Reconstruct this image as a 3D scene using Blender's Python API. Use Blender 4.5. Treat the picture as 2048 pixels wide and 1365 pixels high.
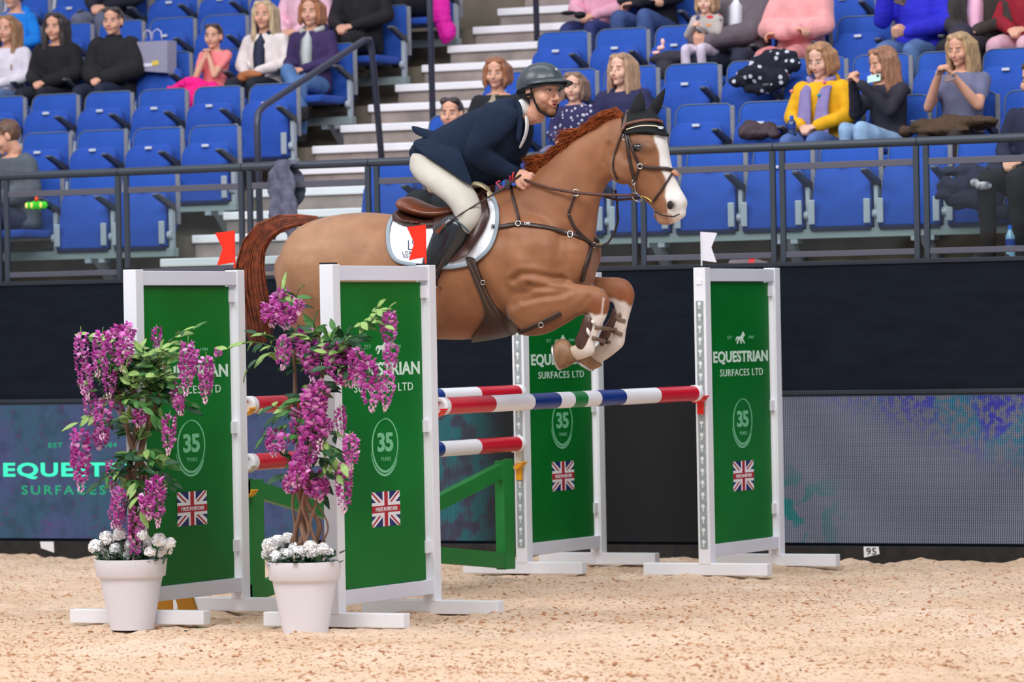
# Indoor show-jumping arena: chestnut horse and rider over an oxer, stand of spectators behind.
# World frame: X runs along the arena wall (to the right), Y into the stand, Z up, metres.
import bpy, bmesh, math, random
import numpy as np
from mathutils import Vector, Matrix, geometry
from mathutils.bvhtree import BVHTree
for o in list(bpy.data.objects): bpy.data.objects.remove(o)
SC = bpy.context.scene
COL = SC.collection
# ---------------------------------------------------------------- camera
F_PX, PITCH, ROLL, CAM_Z, WALL_D, WALL_A = 8956.9, .0029, .0187, 1.5804, 30.7117, -.4756
E1 = np.array([math.cos(WALL_A), math.sin(WALL_A)]); E2 = np.array([-math.sin(WALL_A), math.cos(WALL_A)])
def hv(x, y, z=0.0):                       # camera-floor vector -> world vector
    return np.array([E1[0]*x+E1[1]*y, E2[0]*x+E2[1]*y, z])
CAM = hv(0, -WALL_D, CAM_Z)
_cp, _sp, _cr, _sr = math.cos(PITCH), math.sin(PITCH), math.cos(ROLL), math.sin(ROLL)
AX_R, AX_F, AX_U = hv(1, 0), hv(0, _cp, -_sp), hv(0, _sp, _cp)
C_R = _cr*AX_R - _sr*AX_U; C_U = _sr*AX_R + _cr*AX_U
cd = bpy.data.cameras.new('camera'); cam = bpy.data.objects.new('camera', cd); COL.objects.link(cam)
M = Matrix(((C_R[0], C_U[0], -AX_F[0], CAM[0]), (C_R[1], C_U[1], -AX_F[1], CAM[1]), (C_R[2], C_U[2], -AX_F[2], CAM[2]), (0, 0, 0, 1)))
cam.matrix_world = M
cd.sensor_width = 36; cd.lens = F_PX/2048*36; cd.clip_start = .5; cd.clip_end = 200
cd.dof.use_dof = True; cd.dof.focus_distance = 25.2; cd.dof.aperture_fstop = 3.6
SC.camera = cam
# ---------------------------------------------------------------- light
wd = bpy.data.worlds.new('arena_air'); SC.world = wd; wd.use_nodes = True
wd.node_tree.nodes['Background'].inputs[0].default_value = (.86, .88, 1, 1)
wd.node_tree.nodes['Background'].inputs[1].default_value = .50
def area(name, loc, target, size, sizey, energy, color=(1, 1, 1)):
    l = bpy.data.lights.new(name, 'AREA'); l.shape = 'RECTANGLE'; l.size = size; l.size_y = sizey; l.energy = energy; l.color = color
    o = bpy.data.objects.new(name, l); COL.objects.link(o); o.location = loc
    o.rotation_euler = (Vector(target)-Vector(loc)).to_track_quat('-Z', 'Y').to_euler()
    return o
area('arena_light_bank', (4, -16, 12), (1.5, -3, .8), 9, 5, 1620, (1, .98, .96))
area('arena_light_bank.001', (-8, -12, 13), (0, -3, 1), 8, 5, 980, (1, .985, .97))
area('arena_light_bank.002', (12, -9, 13), (2, -2, 1), 8, 5, 780, (.97, .98, 1))
area('stand_light_bank', (0, -3, 12), (0, 4, 3), 12, 3, 470, (.93, .95, 1))
SC.view_settings.view_transform = 'Standard'; SC.view_settings.look = 'None'
SC.view_settings.gamma = 1; SC.view_settings.use_curve_mapping = False
SC.view_settings.exposure = 0.0
# ---------------------------------------------------------------- survey helpers (points read off the photograph, put on real planes)
def ray(u, v):
    d = (u-1024)/F_PX*C_R - (v-682.5)/F_PX*C_U + AX_F
    return CAM, d
def atX(u, v, X): o, d = ray(u, v); return o+(X-o[0])/d[0]*d
def atY(u, v, Y): o, d = ray(u, v); return o+(Y-o[1])/d[1]*d
def atZ(u, v, Z): o, d = ray(u, v); return o+(Z-o[2])/d[2]*d
def px(P):
    q = np.asarray(P)-CAM; d = q@AX_F
    return 1024+F_PX*(q@C_R)/d, 682.5-F_PX*(q@C_U)/d
# ---------------------------------------------------------------- materials
def lin(c):
    if isinstance(c, str): c = [int(c[i:i+2], 16) for i in (0, 2, 4)]
    c = [x/255 for x in c[:3]]
    return tuple((x/12.92 if x <= .04045 else ((x+.055)/1.055)**2.4) for x in c)+(1,)
MATS = {}
def mat(name, color, rough=.6, metal=0, spec=.4, noise=0, nscale=20, bump=0, bscale=60, color2=None, coat=0, attr=None, sheen=0, emit=None, estr=1, stretch=None):
    if name in MATS: return MATS[name]
    m = bpy.data.materials.new(name); m.use_nodes = True; nt = m.node_tree; b = nt.nodes['Principled BSDF']
    c = lin(color); b.inputs['Base Color'].default_value = c; b.inputs['Roughness'].default_value = rough
    b.inputs['Metallic'].default_value = metal; b.inputs['Specular IOR Level'].default_value = spec
    if coat: b.inputs['Coat Weight'].default_value = coat; b.inputs['Coat Roughness'].default_value = .15
    if sheen: b.inputs['Sheen Weight'].default_value = sheen; b.inputs['Sheen Roughness'].default_value = .5
    if emit: b.inputs['Emission Color'].default_value = lin(emit); b.inputs['Emission Strength'].default_value = estr
    tc = None
    def coord(scale):
        nonlocal tc
        if tc is None: tc = nt.nodes.new('ShaderNodeTexCoord')
        n = nt.nodes.new('ShaderNodeTexNoise'); n.inputs['Scale'].default_value = scale; n.inputs['Detail'].default_value = 4
        if stretch:
            mp = nt.nodes.new('ShaderNodeMapping'); mp.inputs['Scale'].default_value = stretch
            nt.links.new(tc.outputs['Object'], mp.inputs[0]); nt.links.new(mp.outputs[0], n.inputs[0])
        else: nt.links.new(tc.outputs['Object'], n.inputs[0])
        return n
    src = None
    if attr:
        a = nt.nodes.new('ShaderNodeAttribute'); a.attribute_name = attr; src = a.outputs['Color']
        nt.links.new(src, b.inputs['Base Color'])
    if noise or color2:
        n = coord(nscale); mx = nt.nodes.new('ShaderNodeMix'); mx.data_type = 'RGBA'
        rp = nt.nodes.new('ShaderNodeMapRange'); rp.inputs[1].default_value = .35; rp.inputs[2].default_value = .65
        nt.links.new(n.outputs[0], rp.inputs[0]); nt.links.new(rp.outputs[0], mx.inputs[0])
        if color2: mx.inputs[6].default_value = c; mx.inputs[7].default_value = lin(color2)
        elif attr:
            mm = nt.nodes.new('ShaderNodeMix'); mm.data_type = 'RGBA'; mm.blend_type = 'MULTIPLY'; mm.inputs[0].default_value = 1
            nt.links.new(src, mm.inputs[6]); mm.inputs[7].default_value = (1-noise, 1-noise*1.15, 1-noise*1.3, 1)
            nt.links.new(src, mx.inputs[6]); nt.links.new(mm.outputs[2], mx.inputs[7])
        else: mx.inputs[6].default_value = c; mx.inputs[7].default_value = tuple(x*(1-noise) for x in c[:3])+(1,)
        nt.links.new(mx.outputs[2], b.inputs['Base Color'])
    if bump:
        n = coord(bscale); bp = nt.nodes.new('ShaderNodeBump'); bp.inputs['Strength'].default_value = bump; bp.inputs['Distance'].default_value = .01
        nt.links.new(n.outputs[0], bp.inputs['Height']); nt.links.new(bp.outputs[0], b.inputs['Normal'])
    MATS[name] = m
    return m
# ---------------------------------------------------------------- mesh helpers
def V(*a): return np.array(a, float)
def nrm(v): v = np.asarray(v, float); return v/(np.linalg.norm(v)+1e-12)
class MB:
    def __init__(s): s.v = []; s.f = []; s.m = []
    def add(s, vs, fs, mi=0):
        k = len(s.v); s.v += [tuple(map(float, p)) for p in vs]; s.f += [tuple(k+i for i in f) for f in fs]; s.m += [mi]*len(fs); return s
    def box(s, a, b, mi=0, T=None):
        x0, y0, z0 = a; x1, y1, z1 = b
        vs = [(x0, y0, z0), (x1, y0, z0), (x1, y1, z0), (x0, y1, z0), (x0, y0, z1), (x1, y0, z1), (x1, y1, z1), (x0, y1, z1)]
        if T is not None: vs = [tuple(T@Vector(p)) for p in vs]
        return s.add(vs, [(0, 3, 2, 1), (4, 5, 6, 7), (0, 1, 5, 4), (1, 2, 6, 5), (2, 3, 7, 6), (3, 0, 4, 7)], mi)
    def rings(s, R, mi=0, cap=True, closed=False):
        n = len(R[0]); k = len(s.v)
        for r in R: s.v += [tuple(map(float, p)) for p in r]
        c = len(R); fs = []
        for i in range(c-(0 if closed else 1)):
            a = k+i*n; b = k+((i+1) % c)*n
            for j in range(n): fs.append((a+j, a+(j+1) % n, b+(j+1) % n, b+j))
        if cap and not closed:
            fs.append(tuple(k+j for j in reversed(range(n)))); fs.append(tuple(k+(c-1)*n+j for j in range(n)))
        s.f += fs; s.m += [mi]*len(fs); return s
    def tube(s, pts, r, n=8, mi=0, closed=False, flat=None, up=None, cap=True):
        pts = [np.asarray(p, float) for p in pts]; N = len(pts)
        rr = [r]*N if np.isscalar(r) else r; R = []; prev = None
        for i, p in enumerate(pts):
            if closed: t = nrm(pts[(i+1) % N]-pts[i-1])
            else: t = nrm(pts[min(i+1, N-1)]-pts[max(i-1, 0)])
            if up is not None: a = np.asarray(up[i] if isinstance(up, list) else up, float)
            elif prev is None: a = V(0, 0, 1) if abs(t[2]) < .9 else V(1, 0, 0)
            else: a = prev
            a = nrm(a-t*(a@t)); prev = a; b = np.cross(t, a)
            fa = 1 if flat is None else flat
            R.append([p+rr[i]*(fa*a*math.cos(q)+b*math.sin(q)) for q in np.arange(n)*2*math.pi/n])
        return s.rings(R, mi, cap, closed)
    def ell(s, c, r, n=12, m=8, R=None, mi=0):
        c = np.asarray(c, float); k = len(s.v); vs = []
        for i in range(1, m):
            th = math.pi*i/m
            for j in range(n):
                ph = 2*math.pi*j/n; p = V(r[0]*math.sin(th)*math.cos(ph), r[1]*math.sin(th)*math.sin(ph), r[2]*math.cos(th))
                if R is not None: p = R@p
                vs.append(c+p)
        top = V(0, 0, r[2]); bot = V(0, 0, -r[2])
        if R is not None: top = R@top; bot = R@bot
        vs += [c+top, c+bot]; T = len(vs)-2; B = T+1; fs = []
        for j in range(n): fs.append((T, j, (j+1) % n)); fs.append((B, (m-2)*n+(j+1) % n, (m-2)*n+j))
        for i in range(m-2):
            for j in range(n): fs.append((i*n+j, (i+1)*n+j, (i+1)*n+(j+1) % n, i*n+(j+1) % n))
        return s.add(vs, fs, mi)
    def lathe(s, prof, c=(0, 0, 0), n=32, mi=0, axis=None, cap=True):
        c = np.asarray(c, float); R = []
        a = nrm(axis) if axis is not None else V(0, 0, 1)
        u = nrm(np.cross(a, V(0, 0, 1) if abs(a[2]) < .9 else V(1, 0, 0))); w = np.cross(a, u)
        for r, h in prof: R.append([c+a*h+r*(u*math.cos(q)+w*math.sin(q)) for q in np.arange(n)*2*math.pi/n])
        return s.rings(R, mi, cap)
    def prism(s, poly, d, mi=0):           # poly: list of 3D points (ccw), extruded by vector d
        p = [np.asarray(q, float) for q in poly]; n = len(p); d = np.asarray(d, float)
        return s.add(p+[q+d for q in p], [tuple(range(n))[::-1], tuple(range(n, 2*n))]+[(i, (i+1) % n, n+(i+1) % n, n+i) for i in range(n)], mi)
    def mesh(s, name='mesh'):
        me = bpy.data.meshes.new(name); me.from_pydata(s.v, [], s.f)
        if any(s.m): me.polygons.foreach_set('material_index', s.m)
        me.update(); return me
    def build(s, name, mats, parent=None, smooth=False, bevel=0, fix=False, seg=2):
        me = s.mesh(name)
        if fix or bevel:
            bm = bmesh.new(); bm.from_mesh(me)
            if fix: bmesh.ops.recalc_face_normals(bm, faces=bm.faces)
            if bevel:
                bmesh.ops.bevel(bm, geom=[e for e in bm.edges if e.is_manifold and e.calc_face_angle(0) > .5], offset=bevel, segments=seg, affect='EDGES', profile=.5, clamp_overlap=True)
            bm.to_mesh(me); bm.free()
        for mm in (mats if isinstance(mats, (list, tuple)) else [mats]): me.materials.append(mm)
        if smooth:
            me.polygons.foreach_set('use_smooth', [True]*len(me.polygons))
            if smooth != 'all':
                try: me.set_sharp_from_angle(angle=math.radians(40))
                except Exception: pass
        return link(name, me, parent)
def link(name, me, parent=None):
    o = bpy.data.objects.new(name, me); COL.objects.link(o)
    if parent is not None:
        o.parent = parent
        r = parent
        M_ = r.matrix_basis.copy()
        while r.parent: r = r.parent; M_ = r.matrix_basis @ M_
        if parent.parent is None: o.matrix_parent_inverse = parent.matrix_basis.inverted()
    return o
def tag(o, label=None, cat=None, group=None, kind=None):
    if label: o['label'] = label
    if cat: o['category'] = cat
    if group: o['group'] = group
    if kind: o['kind'] = kind
    return o
def thing(name, loc, label, cat, group=None, kind=None):
    o = bpy.data.objects.new(name, None); COL.objects.link(o); o.empty_display_size = .1
    o.matrix_basis = Matrix.Translation(Vector([float(x) for x in loc]))
    return tag(o, label, cat, group, kind)
def kids(o): return [c for c in bpy.data.objects if c.parent == o]
KID = {}
def copy_tree(o, loc=None, parent=None, rz=None):
    c = o.copy(); COL.objects.link(c)
    for k in KID[o.name]:
        d = k.copy(); COL.objects.link(d); d.parent = c
        for k2 in KID.get(k.name, []):
            e = k2.copy(); COL.objects.link(e); e.parent = d
    if loc is not None:
        m = Matrix.Translation(Vector([float(x) for x in loc]))
        if rz: m = m @ Matrix.Rotation(rz, 4, 'Z')
        c.matrix_basis = m
    return c
def remember(o):
    KID[o.name] = kids(o)
    for k in KID[o.name]: KID[k.name] = kids(k)
def solid(mb, voxel, smooth_it=4, dec=None, disp=None):     # overlapping closed shells -> one continuous skin
    me = mb.mesh('tmp') if isinstance(mb, MB) else mb
    bm = bmesh.new(); bm.from_mesh(me); bmesh.ops.recalc_face_normals(bm, faces=bm.faces); bm.to_mesh(me); bm.free()
    o = bpy.data.objects.new('tmp', me); COL.objects.link(o)
    r = o.modifiers.new('r', 'REMESH'); r.mode = 'VOXEL'; r.voxel_size = voxel; r.use_smooth_shade = True
    if smooth_it: q = o.modifiers.new('s', 'SMOOTH'); q.iterations = smooth_it; q.factor = .5
    if dec: q = o.modifiers.new('d', 'DECIMATE'); q.ratio = dec
    dg = bpy.context.evaluated_depsgraph_get(); dg.update()
    out = bpy.data.meshes.new_from_object(o.evaluated_get(dg), preserve_all_data_layers=False, depsgraph=dg)
    bpy.data.objects.remove(o); bpy.data.meshes.remove(me)
    if disp is not None:
        n = len(out.vertices); co = np.empty(n*3); out.vertices.foreach_get('co', co); co = co.reshape(-1, 3)
        no = np.empty(n*3); out.vertices.foreach_get('normal', no); no = no.reshape(-1, 3)
        co = disp(co, no); out.vertices.foreach_set('co', co.ravel()); out.update()
    out.polygons.foreach_set('use_smooth', [True]*len(out.polygons))
    return out
def skin_obj(name, me, m, parent=None):
    me.materials.clear()
    me.materials.append(m); return link(name, me, parent)
def lump(p, seed=0, f=6.0):               # cheap smooth pseudo-noise, -1..1
    p = np.asarray(p)*f; r = random.Random(seed); s = 0
    for i in range(5):
        k = np.array([r.uniform(-1, 1) for _ in range(3)]); k = k/np.linalg.norm(k)*(1+.5*i); s = s+np.sin(p@k+r.uniform(0, 6))/(1+.3*i)
    return s/3.2
def text_mesh(txt, W=None, H=None, bold=0, spacing=1.0, depth=.002, align='L'):   # flat lettering in local XY, origin bottom-left
    c = bpy.data.curves.new('t', 'FONT'); c.body = txt; c.offset = bold; c.extrude = .01; c.space_character = spacing; c.resolution_u = 3
    o = bpy.data.objects.new('t', c); COL.objects.link(o); dg = bpy.context.evaluated_depsgraph_get(); dg.update()
    me = bpy.data.meshes.new_from_object(o.evaluated_get(dg)); bpy.data.objects.remove(o)
    n = len(me.vertices); co = np.empty(n*3); me.vertices.foreach_get('co', co); co = co.reshape(-1, 3)
    mn, mx = co.min(0), co.max(0); co -= mn; sy = (H/(mx[1]-mn[1])) if H else 1; sx = (W/(mx[0]-mn[0])) if W else sy
    co[:, 0] *= sx; co[:, 1] *= sy; co[:, 2] *= depth/(mx[2]-mn[2])
    me.vertices.foreach_set('co', co.ravel()); me.update(); return me
def place_flat(me, o, ex, ey, name, m, parent=None):     # local XY mesh to world plane
    ex, ey = nrm(ex), nrm(ey); ez = np.cross(ex, ey); n = len(me.vertices); co = np.empty(n*3); me.vertices.foreach_get('co', co); co = co.reshape(-1, 3)
    co = np.asarray(o)+co[:, :1]*ex+co[:, 1:2]*ey+co[:, 2:]*ez
    me.vertices.foreach_set('co', co.ravel()); me.update(); me.materials.clear(); me.materials.append(m); return link(name, me, parent)
def ordinal(i): return ['first', 'second', 'third', 'fourth', 'fifth', 'sixth', 'seventh', 'eighth', 'ninth', 'tenth', 'eleventh', 'twelfth', 'thirteenth', 'fourteenth'][i]
# ================================================================ setting
rng = np.random.default_rng(4)
# --- sand floor
def vnoise(x, y, f, seed):
    r = np.random.default_rng(seed); g = r.random((256, 256)); x = x*f; y = y*f
    xi = np.floor(x).astype(int); yi = np.floor(y).astype(int); a = x-xi; b = y-yi; a = a*a*(3-2*a); b = b*b*(3-2*b)
    G = lambda i, j: g[i % 256, j % 256]
    return (G(xi, yi)*(1-a)+G(xi+1, yi)*a)*(1-b)+(G(xi, yi+1)*(1-a)+G(xi+1, yi+1)*a)*b
def sand_h(x, y):
    x = np.asarray(x, float); y = np.asarray(y, float)
    h = .030*(vnoise(x, y, 1.1, 1)-.5)+.030*(vnoise(x, y, 3.7, 2)-.5)+.026*(vnoise(x, y, 9, 3)-.5)+.018*(vnoise(x, y, 23, 4)-.5)
    h += .05*np.clip(vnoise(x, y, 14, 7)-.72, 0, 1)
    h += .035*np.exp(-((y+.05)/.18)**2)*vnoise(x, y, 5, 9)
    return h-.012
xs = np.arange(-7.5, 13.5, .03); ys = np.concatenate([np.arange(-13.5, -.01, .028), [0.0]])
X, Y = np.meshgrid(xs, ys); Z = sand_h(X, Y)
nx, ny = len(xs), len(ys)
me = bpy.data.meshes.new('floor'); vv = np.stack([X, Y, Z], -1).reshape(-1, 3)
# keep the cells near the strip the camera looks across
i, j = np.meshgrid(np.arange(nx-1), np.arange(ny-1)); a = (j*nx+i).ravel()
cx = X[:-1, :-1].ravel(); cy = Y[:-1, :-1].ravel()
q = np.stack([cx, cy, 0*cx], -1)-CAM; dd = q@AX_F; uu = 1024+F_PX*(q@C_R)/dd
keep = (uu > -350) & (uu < 2400); a = a[keep]
fa = np.stack([a, a+1, a+1+nx, a+nx], -1)
used = np.unique(fa); rem = -np.ones(len(vv), int); rem[used] = np.arange(len(used))
me.vertices.add(len(used)); me.vertices.foreach_set('co', vv[used].ravel()); me.loops.add(fa.size); me.loops.foreach_set('vertex_index', rem[fa].ravel())
me.polygons.add(len(fa)); me.polygons.foreach_set('loop_start', np.arange(len(fa))*4); me.polygons.foreach_set('use_smooth', [True]*len(fa)); me.update(); me.validate()
sand = bpy.data.materials.new('sand'); sand.use_nodes = True; nt = sand.node_tree; b = nt.nodes['Principled BSDF']; b.inputs['Roughness'].default_value = .95; b.inputs['Specular IOR Level'].default_value = .15
tc = nt.nodes.new('ShaderNodeTexCoord')
def nz(scale, det=5): n = nt.nodes.new('ShaderNodeTexNoise'); n.inputs['Scale'].default_value = scale; n.inputs['Detail'].default_value = det; nt.links.new(tc.outputs['Object'], n.inputs[0]); return n
def ramp(src, pts):
    r = nt.nodes.new('ShaderNodeValToRGB'); e = r.color_ramp.elements
    while len(e) < len(pts): e.new(.5)
    for k, (p, c) in enumerate(pts): e[k].position = p; e[k].color = lin(c)
    nt.links.new(src, r.inputs[0]); return r.outputs[0]
c1 = ramp(nz(1.3).outputs[0], [(.3, (216, 186, 158)), (.5, (224, 197, 170)), (.7, (230, 207, 184))])
c2 = ramp(nz(38, 6).outputs[0], [(.0, (150, 98, 60)), (.34, (172, 122, 84)), (.44, (255, 255, 255)), (1, (255, 255, 255))])
c3 = ramp(nz(210, 3).outputs[0], [(.3, (205, 180, 160)), (.5, (255, 255, 255)), (1, (255, 255, 255))])
m1 = nt.nodes.new('ShaderNodeMix'); m1.data_type = 'RGBA'; m1.blend_type = 'MULTIPLY'; m1.inputs[0].default_value = .75; nt.links.new(c1, m1.inputs[6]); nt.links.new(c2, m1.inputs[7])
m2 = nt.nodes.new('ShaderNodeMix'); m2.data_type = 'RGBA'; m2.blend_type = 'MULTIPLY'; m2.inputs[0].default_value = .8; nt.links.new(m1.outputs[2], m2.inputs[6]); nt.links.new(c3, m2.inputs[7])
nt.links.new(m2.outputs[2], b.inputs['Base Color'])
bp = nt.nodes.new('ShaderNodeBump'); bp.inputs['Strength'].default_value = .7; bp.inputs['Distance'].default_value = .02
nt.links.new(nz(60, 7).outputs[0], bp.inputs['Height']); nt.links.new(bp.outputs[0], b.inputs['Normal'])
me.materials.append(sand); floor = link('floor', me); tag(floor, kind='structure')
# loose clods lying on the sand: far too many to count
cl = MB(); r = random.Random(7)
clod_m = mat('sand_clod', (158, 106, 72), .95, spec=.1, color2=(200, 160, 126), nscale=9)
OCT = [(1, 0, 0), (-1, 0, 0), (0, 1, 0), (0, -1, 0), (0, 0, 1), (0, 0, -1)]; OF = [(0, 2, 4), (2, 1, 4), (1, 3, 4), (3, 0, 4), (2, 0, 5), (1, 2, 5), (3, 1, 5), (0, 3, 5)]
nc = 0
while nc < 7500:
    u = r.uniform(-60, 2110); v = 1110+255*r.random()**.8+8*r.random(); P = atZ(u, v, 0)
    if P[1] > -.08: continue
    if vnoise(P[0], P[1], 1.6, 33) < .25+.5*r.random(): continue
    s = .004+.011*r.random()**2.5; z = float(sand_h(P[0], P[1]))
    vs = [(P[0]+a*s*r.uniform(.6, 1.9), P[1]+b_*s*r.uniform(.6, 1.6), z+c*s*r.uniform(.4, 1)) for a, b_, c in OCT]; cl.add(vs, OF); nc += 1
tag(cl.build('sand_clods', clod_m), 'loose clods scattered over the raked sand', 'sand', kind='stuff')
# --- arena wall, advertising screen
navy = mat('navy_cloth', (25, 30, 40), .95, spec=.08, noise=.25, nscale=3, bump=.25, bscale=8, stretch=(1, 1, 4))
blk = mat('black_board', (24, 24, 25), .7, noise=.4, nscale=14, color2=(40, 36, 33))
WX0, WX1 = -8.5, 9.5
MB().box((WX0, 0, -.1), (WX1, .16, 1.972)).build('wall_back', navy)
bpy.data.objects['wall_back']['kind'] = 'structure'
MB().box((WX0, -.03, -.1), (WX1, -.002, .098)).build('baseboard_back', blk, bevel=.004)
bpy.data.objects['baseboard_back']['kind'] = 'structure'
dkm = mat('dark_frame', (52, 58, 66), .45, metal=.4)
MB().box((WX0, -.022, 1.100), (WX1, -.002, 1.128)).box((WX0, -.014, 1.085), (WX1, -.002, 1.098)).build('trim_1', dkm, bevel=.003)
bpy.data.objects['trim_1']['kind'] = 'structure'
MB().box((WX0, -.012, 1.955), (WX1, .17, 1.985)).build('trim_2', mat('navy_capping', (33, 38, 50), .6), bevel=.004)
bpy.data.objects['trim_2']['kind'] = 'structure'
# LED screen material: dot matrix showing a dim picture (it gives off its own light)
led = bpy.data.materials.new('led_screen'); led.use_nodes = True; nt = led.node_tree; b = nt.nodes['Principled BSDF']
b.inputs['Base Color'].default_value = (.015, .016, .018, 1); b.inputs['Roughness'].default_value = .6; b.inputs['Specular IOR Level'].default_value = .12
tc = nt.nodes.new('ShaderNodeTexCoord'); sx = nt.nodes.new('ShaderNodeSeparateXYZ'); nt.links.new(tc.outputs['Object'], sx.inputs[0])
def mth(op, a, b_=None, c=None, clamp=False):
    n = nt.nodes.new('ShaderNodeMath'); n.operation = op; n.use_clamp = clamp
    for k, q in enumerate((a, b_, c)):
        if q is None: continue
        if isinstance(q, (int, float)): n.inputs[k].default_value = q
        else: nt.links.new(q, n.inputs[k])
    return n.outputs[0]
XX, ZZ = sx.outputs[0], sx.outputs[2]
pit = .0132
dx = mth('SINE', mth('MULTIPLY', XX, 2*math.pi/pit)); dz = mth('SINE', mth('MULTIPLY', ZZ, 2*math.pi/.0105))
dots = mth('MULTIPLY', mth('MULTIPLY_ADD', dx, .5, .5), mth('MULTIPLY_ADD', dz, .28, .72))
def mrange(v, a, b_, c=0, d=1):
    n = nt.nodes.new('ShaderNodeMapRange'); n.interpolation_type = 'SMOOTHSTEP'; nt.links.new(v, n.inputs[0])
    for k, q in enumerate((a, b_, c, d)): n.inputs[k+1].default_value = q
    return n.outputs[0]
right = mrange(XX, 1.80, 1.9); left = mrange(XX, -.55, -.02, 1, 0)
def col(c): n = nt.nodes.new('ShaderNodeRGB'); n.outputs[0].default_value = lin(c); return n.outputs[0]
def mixc(f, a, b_):
    n = nt.nodes.new('ShaderNodeMix'); n.data_type = 'RGBA'
    if isinstance(f, (int, float)): n.inputs[0].default_value = f
    else: nt.links.new(f, n.inputs[0])
    nt.links.new(a, n.inputs[6]); nt.links.new(b_, n.inputs[7]); return n.outputs[2]
nA = nz(2.2, 3).outputs[0]; nB = nz(7, 4).outputs[0]; nC = nz(26, 3).outputs[0]
greyc = col((146, 148, 170)); teal = col((20, 150, 150)); blue = col((70, 70, 225)); purp = col((150, 60, 160)); bluegrey = col((104, 122, 180))
# right picture: lavender grey, teal blots low on its left, blue towards the top right corner
tl = mth('MULTIPLY', mrange(nB, .50, .56), mth('MULTIPLY', mrange(XX, 1.95, 2.65, 1, 0), mrange(ZZ, .35, .75, 1, 0)))
bl = mth('MULTIPLY', mrange(mth('ADD', mth('MULTIPLY', mth('SUBTRACT', XX, 2.3), .45), mth('MULTIPLY', mth('SUBTRACT', ZZ, .75), 1.2)), .25, .8), mrange(nC, .38, .58))
rc = mixc(bl, mixc(tl, greyc, teal), mixc(mrange(nA, .45, .55), blue, col((60, 150, 190))))
lc = mixc(mth('MULTIPLY', mrange(nC, .58, .66), .45), mixc(mrange(nA, .4, .6), bluegrey, col((80, 130, 165))), purp)
lc2 = mixc(mth('MULTIPLY', mrange(XX, -1.6, -.6), .8), lc, mixc(mrange(nB, .44, .56), col((95, 90, 110)), teal))
pic = mixc(right, lc2, rc)
on = mth('ADD', mth('MULTIPLY', right, 1.0), mth('MULTIPLY', left, mth('MULTIPLY_ADD', mrange(nB, .35, .55), .3, .75)), clamp=True)
st = mth('MULTIPLY', mth('MULTIPLY', on, mth('POWER', dots, 1.3)), 1.2)
nt.links.new(pic, b.inputs['Emission Color']); nt.links.new(mth('ADD', st, .0), b.inputs['Emission Strength'])
scr = thing('advertising_screen', (0, -.01, .1), 'long dotted display screen glowing dimly along the arena wall', 'screen')
k = 0
for x0 in np.arange(WX0, WX1, 1.0):
    o_ = MB().box((x0+.001, -.016, .119), (x0+.999, -.004, 1.086)).build('screen_panel', led, scr)
glow = mat('led_green', (10, 60, 40), .5, emit=(60, 255, 190), estr=1.25); glow2 = mat('led_green_dim', (10, 60, 40), .5, emit=(30, 200, 140), estr=.62)
def wall_text(txt, x0, x1, z0, z1, m, bold, sp): place_flat(text_mesh(txt, x1-x0, z1-z0, bold, sp), (x0, -.017, z0), (1, 0, 0), (0, 0, 1), 'lettering', m, scr)
wall_text('EQUESTRIAN', -4.175, -2.74, .548, .668, glow, .025, 1.1)
wall_text('SURFACES LTD', -4.02, -2.95, .436, .503, glow2, .012, 1.35)
wall_text('EST', -3.78, -3.66, .775, .812, glow2, .01, 1.2); wall_text('1984', -3.33, -3.2, .775, .812, glow2, .01, 1.2)
# numbered cards stuck on the base board
card = mat('white_card', (225, 226, 228), .6); ink = mat('ink', (60, 60, 66), .6)
def card_at(pts, txt, label):
    P = [atY(u, v, -.034) for u, v in pts]; t = thing('number_card', P[3], label, 'card')
    MB().prism(P, (0, .003, 0)).build('card_sheet', card, t, fix=True)
    if txt:
        o = P[3]+V(.018, -.0015, .02); place_flat(text_mesh(txt, .07, .045, .0, 1), o, (1, 0, 0), (0, 0, 1), 'lettering', ink, t)
card_at([(1727, 1094), (1757, 1094), (1759, 1109), (1728, 1116)], '95', 'white card numbered 95 stuck on the black base board')
card_at([(80, 1084), (107, 1084), (108, 1106), (82, 1097)], '', 'blank white torn card on the base board at far left')
# --- stand tiers
TR, RS, FL0, RY0 = .91, .355, 1.955, 1.22
conc = mat('stand_concrete', (128, 118, 104), .9, noise=.35, nscale=2.5, bump=.2, bscale=30)
for r_ in range(0, 9):
    y0 = .16 if r_ == 0 else RY0+TR*(r_-1); y1 = RY0+TR*r_+.02; z = FL0+RS*r_
    o_ = MB().box((WX0, y0, z-.6), (WX1, y1, z)).build('floor_tier', conc); o_['kind'] = 'structure'
# --- aisle stairs
AX0, AX1 = -3.27, -1.78
stp = mat('stair_concrete', (172, 158, 152), .85, noise=.3, nscale=4, color2=(140, 128, 126)); nos = mat('white_nosing', (246, 244, 250), .6)
stairs = thing('trim_3', ((AX0+AX1)/2, 1, FL0), None, None, kind='structure')
for k in range(0, 19):
    zt = 2.13+.178*k; y0 = .74+.455*k
    MB().box((AX0+.02, y0+.012, zt-.178-.02), (AX1, y0+.47, zt-.005)).build('stair_step', stp, stairs)
    MB().box((AX0, y0-.012, zt-.055), (AX1, y0+.05, zt+.006)).build('nosing', nos, stairs, bevel=.008)
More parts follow.
